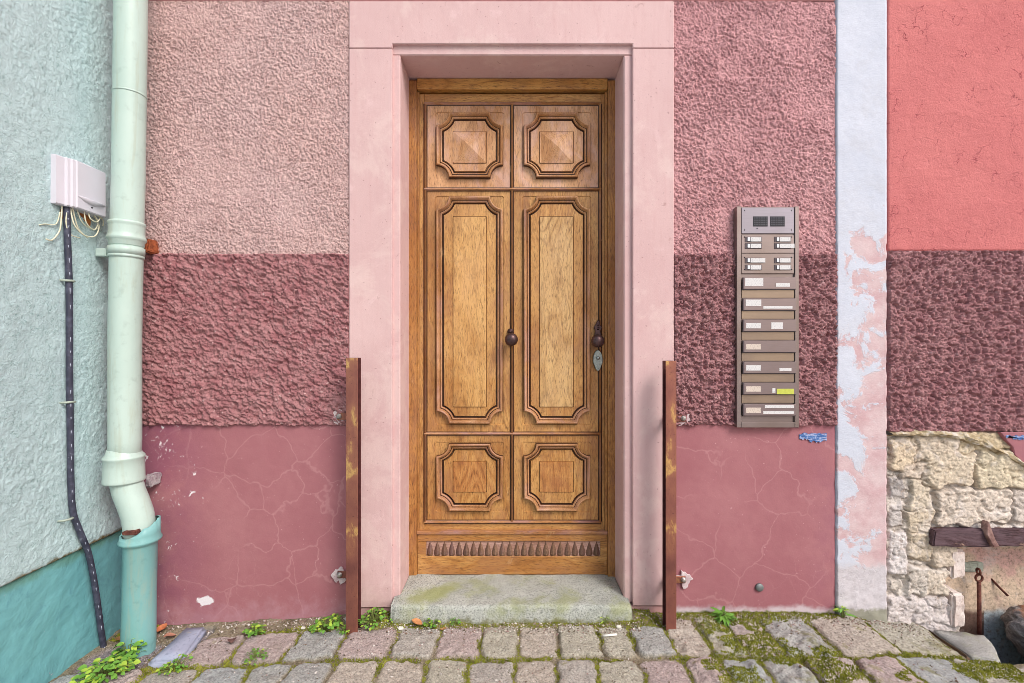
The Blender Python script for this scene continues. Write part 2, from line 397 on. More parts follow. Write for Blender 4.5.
mt['oak_mould_h'] = wood('oak_worn_moulding_flat', lin(112, 70, 40), lin(176, 124, 76), lin(200, 152, 106), 'x', fig=.2, weather=lin(170, 132, 136), wa=.6)
mt['oak_frame'] = wood('oak_frame_jamb', lin(108, 66, 30), lin(172, 118, 62), lin(196, 144, 82), 'z', fig=.3, weather=lin(134, 92, 76), wa=.4)
mt['oak_frame_h'] = wood('oak_frame_head', lin(120, 76, 34), lin(196, 142, 74), lin(212, 162, 92), 'x', fig=.5, weather=lin(134, 92, 76), wa=.3)
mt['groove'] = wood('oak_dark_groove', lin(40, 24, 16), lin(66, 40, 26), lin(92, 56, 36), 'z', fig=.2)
mt['dart'] = wood('oak_dart', lin(70, 50, 42), lin(118, 90, 74), lin(146, 114, 90), 'z', fig=.2, weather=lin(120, 92, 96), wa=.5)
mt['iron'] = plain('dark_bronze_knob', lin(86, 66, 66), .38, .8, .5, .3, 60)
mt['silver'] = plain('tarnished_nickel', lin(150, 158, 156), .35, .85, .5, .3, 90)
mt['black'] = plain('black_gap', (.012, .011, .012, 1), .7)

# ================================================================== PINK HOUSE
ZT = 4.3; ZB = -.12
house = thing('house_facade', 'pink town house facade with roughcast band around a carved oak door', 'house facade', (0, .15, 0))
zb1, zb2 = Z(253.5), Z(426)           # roughcast band top / bottom
def fine_h(s, amp):
    return lambda U, V: amp*fbm(U*120, V*120, 3, s)+.004*fbm(U*6, V*6, 3, s+3)-.002
xl0, xl1 = X(118), X(349.3); xr0, xr1 = X(673.7), X(835)
ztop = Z(1.5)
def up_left(U, V):
    wx = U+.010*(fbm(U*45, V*45, 2, 21)-.5); wz = V+.010*(fbm(U*45, V*45, 2, 22)-.5)
    n = fbm(wx*150, wz*150, 2, 23); return .0050*(.62+.5*ss(.3, .62, fbm(U*7, V*7, 3, 29)))*ss(.34, .54, n)+.002*fbm(U*60, V*60, 2, 24)+.004*fbm(U*6, V*6, 3, 4)-.004
def up_right(U, V):
    a = (U+V)*.707; b = (V-U)*.707
    wx = a+.014*(fbm(U*40, V*40, 2, 25)-.5); wz = b+.014*(fbm(U*40, V*40, 2, 26)-.5)
    n = fbm(wx*165, wz*95, 2, 27); return .0058*(.62+.5*ss(.3, .62, fbm(U*6, V*6, 3, 30)))*ss(.34, .56, n)+.003*fbm(U*60, V*60, 2, 28)+.004*fbm(U*6, V*6, 3, 5)-.005
grid('upper_plaster', xl0, xl1, zb1-.010, ztop, .0032, up_left, mt['pl_left'], house)
grid('upper_plaster', xr0, xr1, zb1-.010, ztop, .0030, up_right, mt['pl_right'], house)
def rough_h(s, sx, sz, k):
    def f(U, V):
        wx = U+.012*(fbm(U*30, V*30, 2, s+7)-.5); wz = V+.012*(fbm(U*30, V*30, 2, s+8)-.5)
        a, b = wor(wx*sx, wz*sz, s); a2, b2 = wor(wx*sx*2.1, wz*sz*2.1, s+3)
        l = 1-np.clip(a/.75, 0, 1)**2; l2 = 1-np.clip(a2/.75, 0, 1)**2
        g = ss(.50, .34, fbm(U*70, V*62, 3, s+11))
        return .004+k*(.5*l+.35*l2+.5*(fbm(U*22, V*26, 3, s+1)-.35)-.75*g)+.004*fbm(U*150, V*150, 2, s)
    return f
def ragged(f, s, lo=True, hi=True):
    def g(U, V):
        H = f(U, V); n1 = .010*(fbm(U*16, U*0+s, 4, s)-.5)+.010*(fbm(U*70, V*30, 2, s+1)-.5)
        t = 1.0
        if lo: t = t*ss(-.002, .005, V-(zb2+.002)-n1)
        if hi: t = t*ss(-.002, .004, (zb1-.001)-V+n1*.5)
        return H*t-.012*(1-t)
    return g
def band_left(U, V):
    wx = U+.02*(fbm(U*20, V*20, 3, 31)-.5); wz = V+.02*(fbm(U*20, V*20, 3, 32)-.5)
    d = wz+.25*wx
    lay = fbm(wx*44, d*62, 3, 5); a, b = wor(wx*58, d*72, 6); a2, b2 = wor(wx*115, d*125, 8)
    return .002+.021*(lay-.3)+.006*(1-np.clip(a/.8, 0, 1)**2)+.004*(1-np.clip(a2/.8, 0, 1)**2)-.006*ss(.46, .34, fbm(U*60, d*80, 3, 15))+.003*fbm(U*160, V*160, 2, 9)
grid('roughcast_band', xl0, xl1, zb2-.012, zb1+.008, .0033, ragged(band_left, 61), mt['rb_left'], house)
grid('roughcast_band', xr0, xr1, zb2-.012, zb1+.008, .0031, ragged(rough_h(41, 84, 72, .017), 63), mt['rb_right'], house)
def pl_h(s): return lambda U, V: .004*fbm(U*5, V*5, 3, s)-.003+.0012*fbm(U*60, V*60, 2, s)
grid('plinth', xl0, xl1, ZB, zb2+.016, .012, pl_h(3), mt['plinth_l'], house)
grid('plinth', xr0, xr1, ZB, zb2+.016, .012, pl_h(4), mt['plinth_r'], house)
# upper fascia (top edge of the picture) and the wall going on above
MB().box(xl0, xr1, -.006, .03, ztop+.002, ztop+.22, .004).box(xl0, xr1, -.001, .03, ztop+.222, ZT, .003).build('upper_plaster', mt['fascia'], house)
MB().box(xl0, X(352), .035, .34, ZB, ZT, 0).box(X(671), X(835), .035, .34, ZB, ZT, 0).box(X(353), X(670), .035, .34, Z(40), ZT, 0).build('wall_core', mt['core'], house)
# pilaster with ragged edges
px0, px1 = X(836), X(885.5)
def pil(U, V):
    e = .004*(fbm(V*60, V*0, 3, 4)-.5)
    return .005+.003*fbm(U*14, V*14, 3, 12)+.0015*fbm(U*90, V*200, 2, 13)+.010*ss(.2, .05, V)*fbm(U*30, V*30, 3, 2)
po = grid('pilaster', px0, px1, ZB, ZT, .008, pil, mt['pilaster'], house, skirt=.06)
for v in po.data.vertices:      # ragged arrises
    if v.co.z+ORG[po.name].z < 1.7:
        if abs(v.co.x-px0) < .006: v.co.x += .010*(float(fbm(np.array([v.co.z*40.]), np.array([0.]), 3, 5)[0])-.35)
        if abs(v.co.x-px1) < .006: v.co.x -= .008*(float(fbm(np.array([v.co.z*40.]), np.array([3.]), 3, 6)[0])-.35)
MB().box(px0+.004, px1-.004, .062, .34, ZB, ZT, 0).build('wall_core', mt['core'], house)

# --- stone surround
sur = link('door_surround', [], [], mt['stone'], house)
yf, yr, yd = -.014, .004, .26
b1 = MB(); b1.poly([(X(350), Z(50)+.001), (X(393), Z(50)+.001), (X(393), Z(45.5)), (X(632), Z(45.5)), (X(632), Z(50)+.001), (X(673), Z(50)+.001), (X(673), Z(3)), (X(350), Z(3))], yf, .034, .003)
b1.box(X(393)-.03, X(632)+.03, yr, yd, Z(54.5), Z(45.5)+.03, .004)
b1.build('lintel', mt['stone'], sur)
zj = Z(606)
bj = MB(); bj.box(X(350), X(393), yf, .034, zj, Z(50)-.001, .003)
bj.poly([(X(393)-.03, zj+.006), (X(400), zj+.006), (X(400), Z(54.5)), (X(393)-.03, Z(54.5))], yr, yd, .004)
bj.build('jamb', mt['stone'], sur)
bj = MB(); bj.box(X(632), X(673), yf, .034, zj+.008, Z(50)-.001, .003)
bj.poly([(X(632)+.03, zj+.012), (X(624), zj+.012), (X(624), Z(54.5)), (X(632)+.03, Z(54.5))], yr, yd, .006)
bj.build('jamb', mt['stone'], sur)
bb = MB().box(X(353), X(395), -.004, .05, ZB, zj-.002, .005).build('base_stone', mt['stone_dim'], sur)
bb = MB().box(X(628), X(671), -.004, .05, ZB, zj+.005, .005).build('base_stone', mt['stone_dim'], sur)
mb = MB(); mb.lathe((X(400.3, .1), .075, Z(351.5, .075)), (1, 0, 0), [(0, .016), (.004, .012), (.006, .006)], 9)
mb.build('latch_stub', mt['iron'], sur)
# above the lintel
# ================================================================== DOOR
YD = .19
def DX(px, y=YD): return X(px, y)
def DZ(py, y=YD): return Z(py, y)
door = link('door', [], [], mt['oak_v'], house, org=(0, .2, DZ(575)))
yl = .217       # face of the leaf
zs = DZ(576.6)    # sill
# frame
fr = MB()
fr.box(DX(408)-.02, DX(416.5), .19, .27, zs-.01, DZ(80), .004, seg=2).box(DX(416.5), DX(418.5), .203, .27, zs-.01, DZ(90), .002)
fr.build('door_frame', mt['oak_frame'], door)
fr = MB()
fr.box(DX(608), DX(615)+.02, .19, .27, zs-.01, DZ(80), .004, seg=2).box(DX(605.5), DX(608), .203, .27, zs-.01, DZ(90), .002)
fr.build('door_frame', mt['oak_frame'], door)
fr = MB(); fr.box(DX(416.5)+.001, DX(608)-.001, .191, .27, DZ(89), DZ(78), .004, seg=2).box(DX(418), DX(606), .252, .29, DZ(95), DZ(89)-.001, .002, m=1)
fr.build('frame_head', [mt['oak_frame_h'], mt['groove']], door)
# leaf: stiles (vertical) and rails (horizontal)
def lx(px): return X(px, yl)
def lz(py): return Z(py, yl)
MB().box(lx(418), lx(424.5), yl, yl+.05, zs+.004, lz(94), .0015).build('stile', mt['oak_v'], door)
MB().box(lx(601), lx(606.5), yl, yl+.05, zs+.004, lz(94), .0015).build('stile', mt['oak_v'], door)
MB().box(lx(424.6), lx(600.9), yl+.001, yl+.05, lz(103.5), lz(94), .0015).build('rail', mt['oak_h'], door)
MB().box(lx(424.6), lx(600.9), yl+.001, yl+.05, lz(531), lz(521), .0015).build('rail', mt['oak_h'], door)
# beads around the six fields
def bead(x0, x1, z0, z1, horiz, name='bead'):
    w = .011; P = [(-w*.92, -.0008), (-w/2, -.0008), (-w*.42, -.006), (-w*.2, -.011), (0, -.0125), (w*.2, -.011), (w*.42, -.006), (w/2, -.0008), (w*.92, -.0008)]
    V = []; Fc = []
    for t in (0, 1):
        for a, d in P:
            V.append((x0+(x1-x0)*t, yl+d, z0+a) if horiz else (x0+a, yl+d, z0+(z1-z0)*t))
    n = len(P)
    for i in range(n-1): Fc.append((i, i+n, i+n+1, i+1) if not horiz else (i, i+1, i+1+n, i+n))
    Fc.append(tuple(range(n))); Fc.append(tuple(range(n, 2*n)))
    return V, Fc
bd = MB()
xs_ = [425.5, 512, 600]; zs_ = [104, 189.5, 433.5, 521.5]
for xx in xs_:
    V, Fc = bead(lx(xx), lx(xx), lz(zs_[3]), lz(zs_[0]), False); bd.add(V, Fc, 0, True); bd.m[-10] = bd.m[-3] = 2
for zz in zs_:
    V, Fc = bead(lx(xs_[0])-.004, lx(xs_[2])+.004, lz(zz), lz(zz), True)
    V = [(a, b-.0012, c) for a, b, c in V]; bd.add(V, Fc, 1, True); bd.m[-10] = bd.m[-3] = 2
bdo = bd.build('bead_moulding', [mt['oak_mould'], mt['oak_mould_h'], mt['groove']], door)
# panels
def panel(x0, x1, z0, z1, rx0, rx1, rz0, rz1, fx0, fx1, fz0, fz1, mode, matf, r=.062):
    """x0..z1 cell; r* outer edge of the ring moulding; f* raised field"""
    cx = [(rx0, rz0, 1, 1), (rx1, rz0, -1, 1), (rx1, rz1, -1, -1), (rx0, rz1, 1, -1)]
    NS = 7; loops = []; hs = []
    def outline(d):
        R = r+d; a = math.sqrt(max(R*R-d*d, 1e-9)); t0 = math.asin(d/R); out = []
        for ci, (X0, Z0, sx, sz) in enumerate(cx):
            arc = []
            for k in range(NS+1):
                t = t0+(math.pi/2-2*t0)*k/NS
                arc.append((X0+sx*R*math.cos(t), Z0+sz*R*math.sin(t)))     # from the x side to the z side
            if ci % 2 == 0: arc = arc[::-1]
            out += arc
        return out
    def square(ax0, ax1, az0, az1, rr):
        out = []
        for ci, (X0, Z0, sx, sz) in enumerate([(ax0, az0, 1, 1), (ax1, az0, -1, 1), (ax1, az1, -1, -1), (ax0, az1, 1, -1)]):
            arc = []
            for k in range(NS+1):
                t = k/NS
                arc.append((X0+sx*rr*(1-2*t), Z0) if t < .5 else (X0, Z0+sz*rr*(2*t-1)))
            if ci % 2 == 0: arc = arc[::-1]
            out += arc
        return out
    e = .006
    L = [(square(x0, x1, z0, z1, r*.9), 0, 0), (square(rx0-e, rx1+e, rz0-e, rz1+e, r*.9), 0, 0),
         (square(rx0-e+.002, rx1+e-.002, rz0-e+.002, rz1+e-.002, r*.9), -.004, 0), (square(rx0-.001, rx1+.001, rz0-.001, rz1+.001, r*.9), -.004, 0),
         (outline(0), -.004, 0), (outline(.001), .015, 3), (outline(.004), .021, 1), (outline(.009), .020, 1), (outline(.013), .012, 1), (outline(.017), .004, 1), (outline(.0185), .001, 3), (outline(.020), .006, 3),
         (outline(.024), .006, 1), (outline(.028), -.001, 1), (outline(.031), -.013, 3), (outline(.034), -.013, 3), (outline(.037), .0, 0)]
    q = .012
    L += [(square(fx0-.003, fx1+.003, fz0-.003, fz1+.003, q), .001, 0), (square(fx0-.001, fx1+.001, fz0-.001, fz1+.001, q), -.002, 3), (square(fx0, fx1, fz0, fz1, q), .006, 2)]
    if mode == 'pyr':
        L += [(square(fx0+.004, fx1-.004, fz0+.004, fz1-.004, q), .005, 2)]
    n = len(L[0][0]); V = []; Fc = []; mi = []; sm = []
    for pts, h, m in L:
        for (a, b) in pts: V.append((a, yl-h, b))
    for i in range(len(L)-1):
        for k in range(n):
            k2 = (k+1) % n; Fc.append((i*n+k, i*n+k2, (i+1)*n+k2, (i+1)*n+k)); mi.append(L[i+1][2]); sm.append(5 <= i <= 13)
    last = (len(L)-1)*n
    if mode == 'pyr':
        V.append(((fx0+fx1)/2, yl-.026, (fz0+fz1)/2))
        for k in range(n): Fc.append((last+k, last+(k+1) % n, len(V)-1)); mi.append(2); sm.append(False)
    else:
        Fc.append(tuple(range(last, last+n))); mi.append(2); sm.append(False)
    mo = matf if mode == 'pyr' else mt['oak_v']
    mb = MB(); mb.v = V; mb.f = Fc; mb.m = mi; mb.sm = sm
    o = mb.build('panel', [mo, mt['oak_mould'], matf, mt['groove']], door)
    bm = bmesh.new(); bm.from_mesh(o.data); bmesh.ops.recalc_face_normals(bm, faces=bm.faces[:])
    s = sum(f.normal.y*f.calc_area() for f in bm.faces)
    if s > 0: bmesh.ops.reverse_faces(bm, faces=bm.faces[:])
    bm.to_mesh(o.data); bm.free(); return o
g = .9
for ci, (c0, c1, r0, r1, f0, f1) in enumerate([(426.4, 511, 436.5, 503, 453.5, 486), (513, 599, 523.5, 590, 540, 573)]):
    for ri, (a0, a1, s0, s1, t0, t1, mode) in enumerate([(105, 188.5, 113.5, 178.5, 132, 163, 'pyr'), (190.5, 432.5, 197, 423.5, 217, 406.5, 'flat'), (434.5, 520.5, 443, 510.5, 461.5, 491.5, 'sq')]):
        mf = mt['oak_top'] if ri == 0 else (mt['oak_low'] if ri == 2 else (mt['oak_panel'] if ci == 0 else mt['oak_cath']))
        panel(lx(c0), lx(c1), lz(a1), lz(a0), lx(r0), lx(r1), lz(s1), lz(s0), lx(f0), lx(f1), lz(t1), lz(t0), mode, mf)
# kick board with the row of darts
kb = MB(); yk = yl-.016
def kx(px): return X(px, yk)
def kz(py): return Z(py, yk)
kb.box(kx(417.5), kx(607), yk, yl+.05, zs+.004, kz(556.3), .002).box(kx(417.5), kx(607), yk, yl+.05, kz(541.5), kz(534.2), .002)
kb.box(kx(417.5), kx(426.2), yk, yl+.05, kz(556.3)+.0005, kz(541.5)-.0005, .0005).box(kx(600.4), kx(607), yk, yl+.05, kz(556.3)+.0005, kz(541.5)-.0005, .0005)
kb.box(kx(426), kx(600.6), yk+.008, yl+.05, kz(556.3), kz(541.5), 0, m=2)
kb.box(kx(417)-.001, kx(607.4), yk-.008, yk+.02, kz(534.1), kz(530.8), .003, m=1, seg=2)
mt['dart_field'] = wood('oak_dart_field', lin(140, 106, 96), lin(190, 154, 146), lin(214, 184, 172), 'x', fig=.2)
kb.m = [q for q in kb.m]; kb.build('kick_board', [mt['oak_h'], mt['oak_mould_h'], mt['dart_field']], door)
dm = MB(); n = 24; p = (kx(600.4)-kx(426.2))/n; zb_, zt_ = kz(555.9), kz(541.9)
for i in range(n):
    c = kx(426.2)+p*(i+.5); w = p*.47; V = []; Fc = []
    prof = [(0, .92), (.12, 1), (.35, .90), (.55, .68), (.75, .42), (.9, .18), (1, .02)]
    for t, ww in prof:
        for a, d in ((-1, 0), (-.55, .6), (0, 1), (.55, .6), (1, 0)):
            V.append((c+a*w*ww, yk+.0085-.015*d*(ww**.7)*(1 if t > 0 else .6), zb_+(zt_-zb_)*t))
    for j in range(len(prof)-1):
        for k in range(4): Fc.append((j*5+k, j*5+k+1, j*5+k+6, j*5+k+5))
    dm.add(V, Fc, 0, False)
dm.build('dart_moulding', mt['dart'], door)
# draught strip right beside the leaf
MB().box(lx(606.6), DX(605.5), yl+.002, yl+.05, zs, lz(93), .0005).build('weather_strip', mt['oak_frame'], door)
# knobs and lock furniture
def knob(px, py):
    x, z = X(px, .14), Z(py, .14)
    mb = MB(); mb.lathe((x, yl-.012, z), (0, -1, 0), [(0, .020), (.004, .019), (.008, .011), (.03, .010), (.036, .016), (.042, .026), (.052, .0315), (.064, .032), (.075, .027), (.083, .016), (.086, .004)], 28)
    return mb.build('knob', mt['iron'], door)
knob(511.3, 339.5); knob(598, 341)
lp = MB(); x0, z0 = X(598, .2), Z(331, .2)
outl = [(-.010, -.045), (.012, -.045), (.016, -.02), (.012, 0), (.02, .02), (.010, .03), (.008, .048), (0, .055), (-.006, .046), (-.012, .032), (-.02, .02), (-.013, 0), (-.018, -.02)]
lp.poly([(x0+a, z0+b) for a, b in outl], yl-.018, yl-.004, .002)
for dz in (-.02, .012, .03): lp.lathe((x0, yl-.018, z0+dz), (0, -1, 0), [(0, .007), (.004, .004)], 10)
lp.build('lock_plate', mt['iron'], door)
lp = MB(); x0, z0 = X(598, .2), Z(360.5, .2)
pts = [(.024*math.sin(t)*(1 if math.cos(t) > -.3 else .8), .052*math.cos(t)) for t in [2*math.pi*k/24 for k in range(24)]]
lp.poly([(x0+a, z0+b) for a, b in pts], yl-.017, yl-.004, .002)
lp.lathe((x0, yl-.016, z0+.012), (0, -1, 0), [(0, .0085), (.010, .0085), (.012, .006)], 16)
lp.poly([(x0-.006, z0-.022), (x0+.006, z0-.022), (x0+.004, z0+.006), (x0-.004, z0+.006)], yl-.022, yl-.012, .001)
lp.lathe((x0, yl-.016, z0-.042), (0, -1, 0), [(0, .003), (.002, .002)], 8, m=1)
lp.build('keyhole_plate', [mt['silver'], mt['black']], door)
lp = MB(); lp.lathe((X(510.5, .2), yl-.010, Z(331.5, .2)), (0, -1, 0), [(0, .016), (.003, .014), (.006, .006), (.012, .004)], 14)
lp.build('rosette', mt['iron'], door)
MB().box(DX(405), DX(618), yl+.052, .30, zs-.05, DZ(70), 0).build('door_backing', mt['core'], door)

# ================================================================== DOORSTEP
def step_mat():
    m = MT('worn_concrete_step', .92, spec=.15)
    x, y, z = m.xyz(); f = m.noise(150, 5, .65); b = m.noise(7, 5, .65, .3)
    c = m.mix(m.mr(b, .35, .68), lin(184, 187, 180), lin(160, 164, 156)); c = m.mix(m.mr(f, .54, .36, 0, .8), c, lin(112, 114, 110)); c = m.mix(m.mr(m.noise(320, 3, .5), .56, .66, 0, .5), c, lin(214, 214, 210))
    # green algae towards the left and along the front foot
    ex = m.op('MULTIPLY', m.op('ADD', x, .36), 1.0); ey = m.op('MULTIPLY', m.op('SUBTRACT', m.op('ADD', y, m.op('MULTIPLY', x, -.55)), .22), 1.6)
    dd = m.op('SQRT', m.op('ADD', m.op('MULTIPLY', ex, ex), m.op('MULTIPLY', ey, ey)))
    gx = m.mr(m.op('ADD', dd, m.op('MULTIPLY', m.op('SUBTRACT', m.noise(9, 6, .65), .5), .22)), .16, .05, 0, .75)
    gx = m.op('MAXIMUM', gx, m.mr(m.noise(6, 6, .65), .46, .66, 0, .5)); c = m.mix(gx, c, lin(150, 156, 96))
    ft = m.op('ADD', m.mr(z, -.01, -.07), m.op('MULTIPLY', m.op('SUBTRACT', m.noise(22, 6, .7), .5), 2.4)); c = m.mix(m.mr(ft, .62, 1.25, 0, .8), c, lin(112, 110, 68))
    c = m.mix(m.mr(m.noise(60, 4, .6), .66, .74, 0, .5), c, lin(206, 200, 190))
    m.col(c); m.bump(f, .6, .004); m.bump(m.noise(35, 5, .6), .5, .006); return m.m
mt['step'] = step_mat()
zt = DZ(577.0)
step_top = zt
sx0, sx1 = X(391, -.07), X(632, -.07)
def stepmesh():
    # a worn slab: profile with a rounded nose swept along x
    n = 120; prof = []
    for t in np.linspace(0, 1, 14): prof.append((.24-(.24+.055)*t, 0))
    for t in np.linspace(0, math.pi/2, 8)[1:]: prof.append((-.055-.02*math.sin(t), -.02+.02*math.cos(t)))
    for t in np.linspace(0, 1, 12)[1:]: prof.append((-.076-.012*t, -.02-.16*t))
    V = []; 
    for i in range(n+1):
        x = sx0+(sx1-sx0)*i/n
        e = ss(0, .02, np.array(x-sx0))*ss(0, .02, np.array(sx1-x))
        for (y, z) in prof:
            inn = max(0, (y+.0)/.2)       # inside the reveal the slab narrows
            w = (.509-.001) if y > .0 else abs(sx0)
            xx = max(-w, min(w, x))
            j = .005*float(vn(np.array(x*30), np.array((y+z)*30), 3))+.009*float(vn(np.array(x*7), np.array((y+z)*7), 4))+.006*float(vn(np.array(x*14+5), np.array(z*14), 6))
            V.append((xx, y-(j if z < 0 else 0)+(1-float(e))*.01, zt+z+(j-.005 if z > -.02 else 0)-.006*(1-float(e))))
    m = len(prof); Fc = [(i*m+k, (i+1)*m+k, (i+1)*m+k+1, i*m+k+1) for i in range(n) for k in range(m-1)]
    Fc = [f[::-1] for f in Fc]
    Fc.append(tuple(range(m))); Fc.append(tuple(n*m+k for k in range(m))[::-1])
    o = link('doorstep', V, Fc, mt['step'], None, org=(0, 0, zt), smooth=True)
    return tag(o, 'worn grey stone doorstep with green algae below the oak door', 'doorstep')
stepmesh()

# ================================================================== NEIGHBOUR HOUSE ON THE RIGHT
red = thing('house_facade', 'salmon red house facade with plum roughcast and exposed rubble masonry at its foot', 'house facade', (2.4, .15, 0))
XR0, XR1 = X(887.6), 3.6
def redh(U, V): return .008*fbm(U*7, V*7, 4, 51)+.003*fbm(U*50, V*50, 3, 52)-.004
grid('upper_plaster', XR0, XR1, Z(251), ZT, .012, redh, mt['red'], red, skirt=.03)
grid('roughcast_band', XR0, XR1, Z(431), Z(251)-.001, .0036, rough_h(61, 84, 72, .017), mt['rb_right'], red)
MB().box(XR0, 9, .19, .5, -.7, ZT, 0).build('wall_core', mt['core'], red)
grid('upper_plaster', 3.59, 9, Z(251), ZT, .05, lambda U, V: redh(U, V)-.004, mt['red'], red, skirt=.19)
grid('roughcast_band', 3.59, 9, Z(431), Z(251)-.001, .02, lambda U, V: rough_h(61, 20, 18, .016)(U, V)-.003, mt['rb_right'], red, skirt=.19)
def rub2(U, V):
    a, b = wor(U*3.4, V*6, 9); return -.012+.03*ss(.02, .10, b-a)+.012*(fbm(U*20, V*20, 3, 4)-.5)
def rub2c(U, V):
    a, b = wor(U*3.4, V*6, 9); t = ss(.02, .10, b-a)[..., None]; n = vn(U*3, V*6, 5)[..., None]
    c = (np.array(lin(140, 122, 104))*(1-t)+(np.array(lin(208, 196, 176))*n+np.array(lin(188, 176, 160))*(1-n))*t); c[..., 3] = 1; return c
grid('rubble_masonry', 3.59, 9, -.62, Z(431)-.001, .02, rub2, mt['rubble'], red, col=rub2c, skirt=.19)
stones = [ # px0, px1, py0, py1, height, r, col
 (889, 917, 438, 469, .022, .02, (214, 196, 172)), (914, 957, 436, 462, .020, .03, (208, 194, 176)), (924, 974, 451, 486, .026, .04, (212, 198, 178)),
 (900, 928, 462, 480, .012, .02, (204, 190, 176)), (976, 1060, 450, 489, .034, .03, (212, 200, 176)), (936, 1010, 489, 524, .032, .04, (212, 200, 188)),
 (1012, 1075, 489, 520, .022, .03, (204, 194, 186)), (910, 932, 480, 508, .018, .02, (208, 196, 178)), (907, 934, 508, 560, .02, .03, (206, 192, 172)),
 (889, 905, 478, 500, .006, .02, (160, 156, 156)), (889, 904, 503, 530, .006, .02, (190, 184, 182)), (934, 957, 530, 566, .012, .02, (206, 192, 176)),
 (889, 908, 532, 575, .006, .02, (214, 208, 208)), (906, 940, 566, 600, .01, .03, (206, 198, 190)), (925, 958, 570, 596, .016, .03, (212, 200, 186)),
 (889, 960, 596, 640, .012, .04, (210, 202, 202)), (960, 1075, 524, 534, .014, .02, (210, 202, 198)), (958, 1100, 430, 452, .012, .03, (206, 190, 160)),
 (1078, 1150, 448, 490, .02, .03, (208, 190, 160)), (1080, 1150, 492, 524, .02, .03, (204, 190, 172)), (1090, 1220, 530, 600, .02, .04, (206, 196, 180)), (1160, 1230, 440, 520, .02, .04, (200, 186, 166))]
def redge(Zv):   # left edge of the recess as function of height
    py = 344-(Zv-CZ)*220
    return np.interp(py, [540, 548, 552, 578, 584, 590, 596, 606, 612, 630, 700], [1960/1, 960, 962, 947, 944, 950, 946, 950, 962, 963, 963])
def rub(U, V, col=False):
    px = U*220+512; py = 344-(V-CZ)*220
    wx = px+5*(fbm(U*16, V*16, 3, 71)-.5)*2; wy = py+5*(fbm(U*16, V*16, 3, 72)-.5)*2
    rg = np.abs(fbm(U*18, V*18, 4, 74)-.5)*2
    H = -.010+.014*(fbm(U*36, V*36, 4, 73)-.5)+.006*fbm(U*120, V*120, 2, 77)-.016*ss(.42, .34, fbm(U*20+4, V*26, 3, 79))
    CR = np.zeros(U.shape); Cc = np.zeros(U.shape+(4,)); Cc[...] = lin(206, 198, 190)
    for k, (a, b, c, d, h, r, cc) in enumerate(stones):
        r *= 220*.55; cx, cy = (a+b)/2, (c+d)/2
        qx = np.abs(wx-cx)-(b-a)/2+r; qy = np.abs(wy-cy)-(d-c)/2+r
        sd = np.hypot(np.maximum(qx, 0), np.maximum(qy, 0))+np.minimum(np.maximum(qx, qy), 0)-r
        gt = ss(.48, .58, fbm(U*13+k, V*13, 3, 160)); ln = np.exp(-(sd/(.5+.9*gt))**2)*(.08+.92*gt); CR = np.maximum(CR, ln)
        t = ss(1.2, -1.6, sd); slope = .012*(fbm(U*9+k*3, V*9, 2, 80+k)-.5)
        hh = h*.40-.002+slope*1.2+.010*np.abs(fbm(U*30+k*2, V*42, 4, 180+k)-.5)*1.0+.010*(fbm(U*24+k, V*30, 5, 90+k)-.5)-.010*ss(.14, .02, np.abs(fbm(U*11+k*1.7, V*15, 3, 120+k)-.5)*2)*ss(.5, .62, fbm(U*7, V*7, 2, 140+k))+.004*fbm(U*130, V*130, 2, 9)
        H = H*(1-t)+hh*t
        Cc = Cc*(1-t[..., None])+np.array(lin(*cc))*t[..., None]
    # open joints between the stones hold brown earth
    ck = ss(.045, .0, np.abs(fbm(U*9, V*17, 4, 171)-.5))*ss(.52, .62, fbm(U*6, V*6, 2, 172)); CR = np.clip(CR*.9+ck*.6, 0, 1)
    H = H-.011*CR-.004*ss(.12, .0, np.abs(fbm(U*34, V*44, 4, 173)-.5)*2)
    Cc = Cc*(1-CR[..., None]*.5)+np.array(lin(120, 102, 86))*CR[..., None]*.5
    # recess
    e = redge(V)+3*(fbm(U*0+2, V*30, 3, 99)-.5)
    inside = ss(-1.0, 1.5, px-e)*(py > 547.5)*(px < 1086)
    bk = -.135+.006*fbm(U*14, V*14, 3, 101)+.002*fbm(U*80, V*80, 2, 102)
    H = H*(1-inside)+bk*inside
    i4 = inside[..., None]
    rc = np.zeros_like(Cc); rc[...] = lin(212, 190, 168)
    g = fbm(U*7, V*7, 4, 103)[..., None]
    rc = rc*(1-ss(.5, .7, g))+np.array(lin(216, 176, 168))*ss(.5, .7, g)
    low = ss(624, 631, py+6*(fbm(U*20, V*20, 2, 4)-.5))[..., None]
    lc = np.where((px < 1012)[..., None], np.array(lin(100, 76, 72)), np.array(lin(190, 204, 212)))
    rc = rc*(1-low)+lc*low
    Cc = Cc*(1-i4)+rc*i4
    Cc[..., 3] = 1
    return (H, Cc)
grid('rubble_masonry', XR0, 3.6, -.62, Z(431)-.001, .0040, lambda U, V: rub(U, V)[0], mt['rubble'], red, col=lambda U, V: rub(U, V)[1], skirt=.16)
# remaining smooth render to the right, its broken lower edge
edge = [(996, 431.5), (1002, 440), (1008, 446), (1010, 454), (1014, 458), (1020, 463), (1032, 469), (1046, 476), (1060, 480), (1075, 488), (1090, 486), (1110, 492), (1130, 486), (1160, 489), (1200, 486), (1238, 488), (1238, 431.5)]
MB().poly([(X(a), Z(b)) for a, b in edge], -.022, .0, .003).build('plinth', mt['plinth_r'], red, org=(0, 0, 0))
